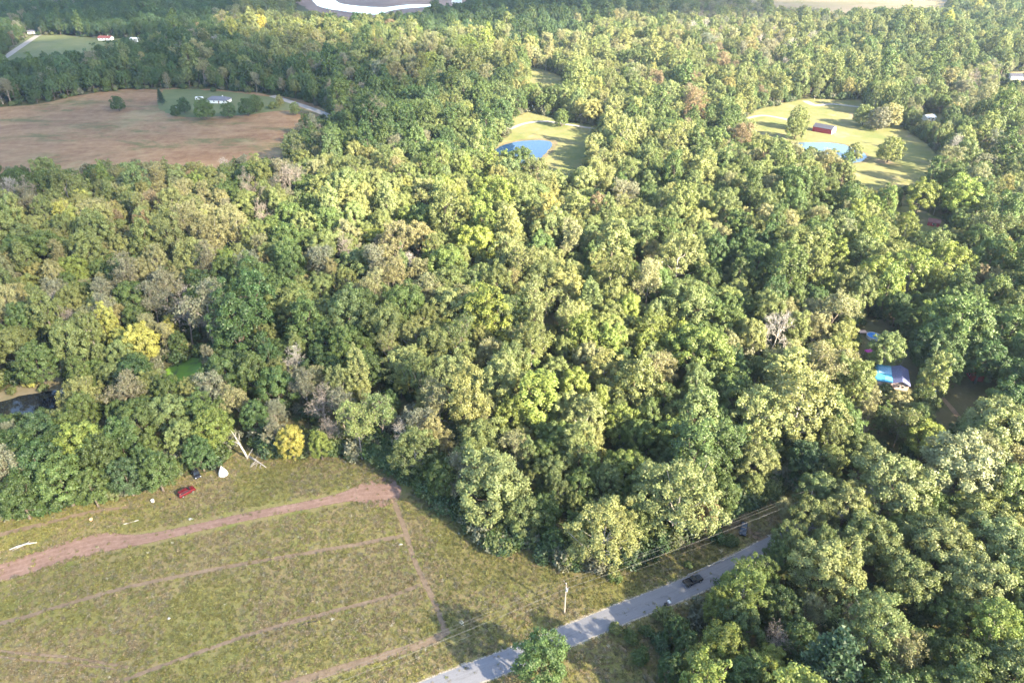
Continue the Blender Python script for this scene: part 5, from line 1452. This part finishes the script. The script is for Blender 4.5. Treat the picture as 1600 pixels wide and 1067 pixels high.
tag(t, "orange clay tub in the grass by the edge path", "tub")
o = MB().cyl((0, 0, .0), 'z', .36, .24, 18).build("old_tyre", 'tyre', None, .05)
o.location = G(266, 780, .02); tag(o, "old black tyre lying near the red car", "tyre")
for q, (px, py, lab) in enumerate(((152, 775, "yellowed board lying under the tree edge"), (150, 783, "short yellowed board in front of the tree edge"))):
    o = MB().box(-.9 + q * .3, .9 - q * .3, -.14, .14, 0, .1).build("board", 'plank', None, .015)
    o.location = G(px, py, .04); o.rotation_euler = (0, 0, .7); tag(o, lab, "board")
# ------------------------------------------------------------------ air and cloud
m, n, l = newmat("haze")
pv = nd(n, "ShaderNodeVolumePrincipled")
pv.inputs["Color"].default_value = (.62, .78, 1.0, 1)
pv.inputs["Density"].default_value = .000048
pv.inputs["Anisotropy"].default_value = .2
ho = nd(n, "ShaderNodeOutputMaterial"); l.new(pv.outputs[0], ho.inputs["Volume"])
MAT['haze'] = m
tag(MB().box(-16000, 16000, -16000, 16000, -1.5, 153).build("haze", 'haze'), "thin pale blue haze over the woodland", "haze", None, 'stuff')

# clouds: puffy bodies with thin edges, standing between the low sun and the valley
m, n, l = newmat("cloud")
g = nd(n, "ShaderNodeNewGeometry").outputs["Position"]
de = nd(n, "ShaderNodeAttribute", attribute_name="dens").outputs["Fac"]
nz = noise(n, l, g, .006, 5, .6)
mr = nd(n, "ShaderNodeMapRange"); mr.inputs[1].default_value = .3; mr.inputs[2].default_value = .7; mr.inputs[3].default_value = .65; mr.inputs[4].default_value = 1.15
l.new(nz, mr.inputs[0])
ma = nd(n, "ShaderNodeMath", operation='MULTIPLY', use_clamp=True)
l.new(mr.outputs[0], ma.inputs[0]); l.new(de, ma.inputs[1])
d1 = nd(n, "ShaderNodeBsdfDiffuse"); d1.inputs[0].default_value = (.9, .9, .9, 1)
t1 = nd(n, "ShaderNodeBsdfTranslucent"); t1.inputs[0].default_value = (.9, .9, .9, 1)
x1 = nd(n, "ShaderNodeMixShader"); l.new(d1.outputs[0], x1.inputs[1]); l.new(t1.outputs[0], x1.inputs[2])
tp = nd(n, "ShaderNodeBsdfTransparent")
x2 = nd(n, "ShaderNodeMixShader"); l.new(ma.outputs[0], x2.inputs[0]); l.new(tp.outputs[0], x2.inputs[1]); l.new(x1.outputs[0], x2.inputs[2])
MAT['cloud'] = fin(m, x2.outputs[0])

def cloud(px, py, rx, ry, dens, alt, thick, seed, edge=.45, rot=0.0):
    c = flat(px, py)
    c = Vector((c[0], c[1], 0)) + S * (alt / S.z)
    rg = np.random.default_rng(seed)
    V = []; D = []
    nr, na = 18, 56
    ph = rg.uniform(0, 6.28, 8)
    def lob(a):
        return 1 + .10 * math.sin(2 * a + ph[0]) + .08 * math.sin(3 * a + ph[1]) + .06 * math.sin(5 * a + ph[2]) + .04 * math.sin(9 * a + ph[3])
    for side in (1, -1):
        for i in range(nr + 1):
            r_ = i / nr
            for j in range(na):
                a = 2 * math.pi * j / na
                x, y = r_ * math.cos(a) * lob(a) * rx, r_ * math.sin(a) * lob(a) * ry
                x, y = x * math.cos(rot) - y * math.sin(rot), x * math.sin(rot) + y * math.cos(rot)
                p = mn.noise((x * .006 + seed, y * .006, side)) + .5 * mn.noise((x * .015 + seed, y * .015, side))
                z = max(0, 1 - r_ ** 3) * thick * (.7 + .5 * p) * (1 if side > 0 else .25)
                V.append((c.x + x, c.y + y, c.z + side * z))
                t_ = min(1, max(0, (1 - r_) / edge)); D.append(dens * t_ * t_ * (3 - 2 * t_))
    F_ = []
    for s_ in range(2):
        o_ = s_ * (nr + 1) * na
        for i in range(nr):
            for j in range(na):
                q = (o_ + i * na + j, o_ + i * na + (j + 1) % na, o_ + (i + 1) * na + (j + 1) % na, o_ + (i + 1) * na + j)
                F_.append(q if s_ else q[::-1])
    me = mesh_np("cloud", V, F_, MAT['cloud'], {"dens": ('POINT', D)})
    for p in me.polygons: p.use_smooth = True
    o = link(bpy.data.objects.new("cloud", me))
    return tag(o, None, None, None, 'structure')
cloud(50, 152, 470, 440, .80, 900, 110, 1)
cloud(400, 14, 1150, 400, .84, 900, 110, 2)
cloud(70, 640, 165, 180, .42, 700, 60, 3)
cloud(560, 1075, 190, 50, .54, 700, 50, 4, .5, .38)  # unseen cloud, shaped along the road to shade it and the meadow
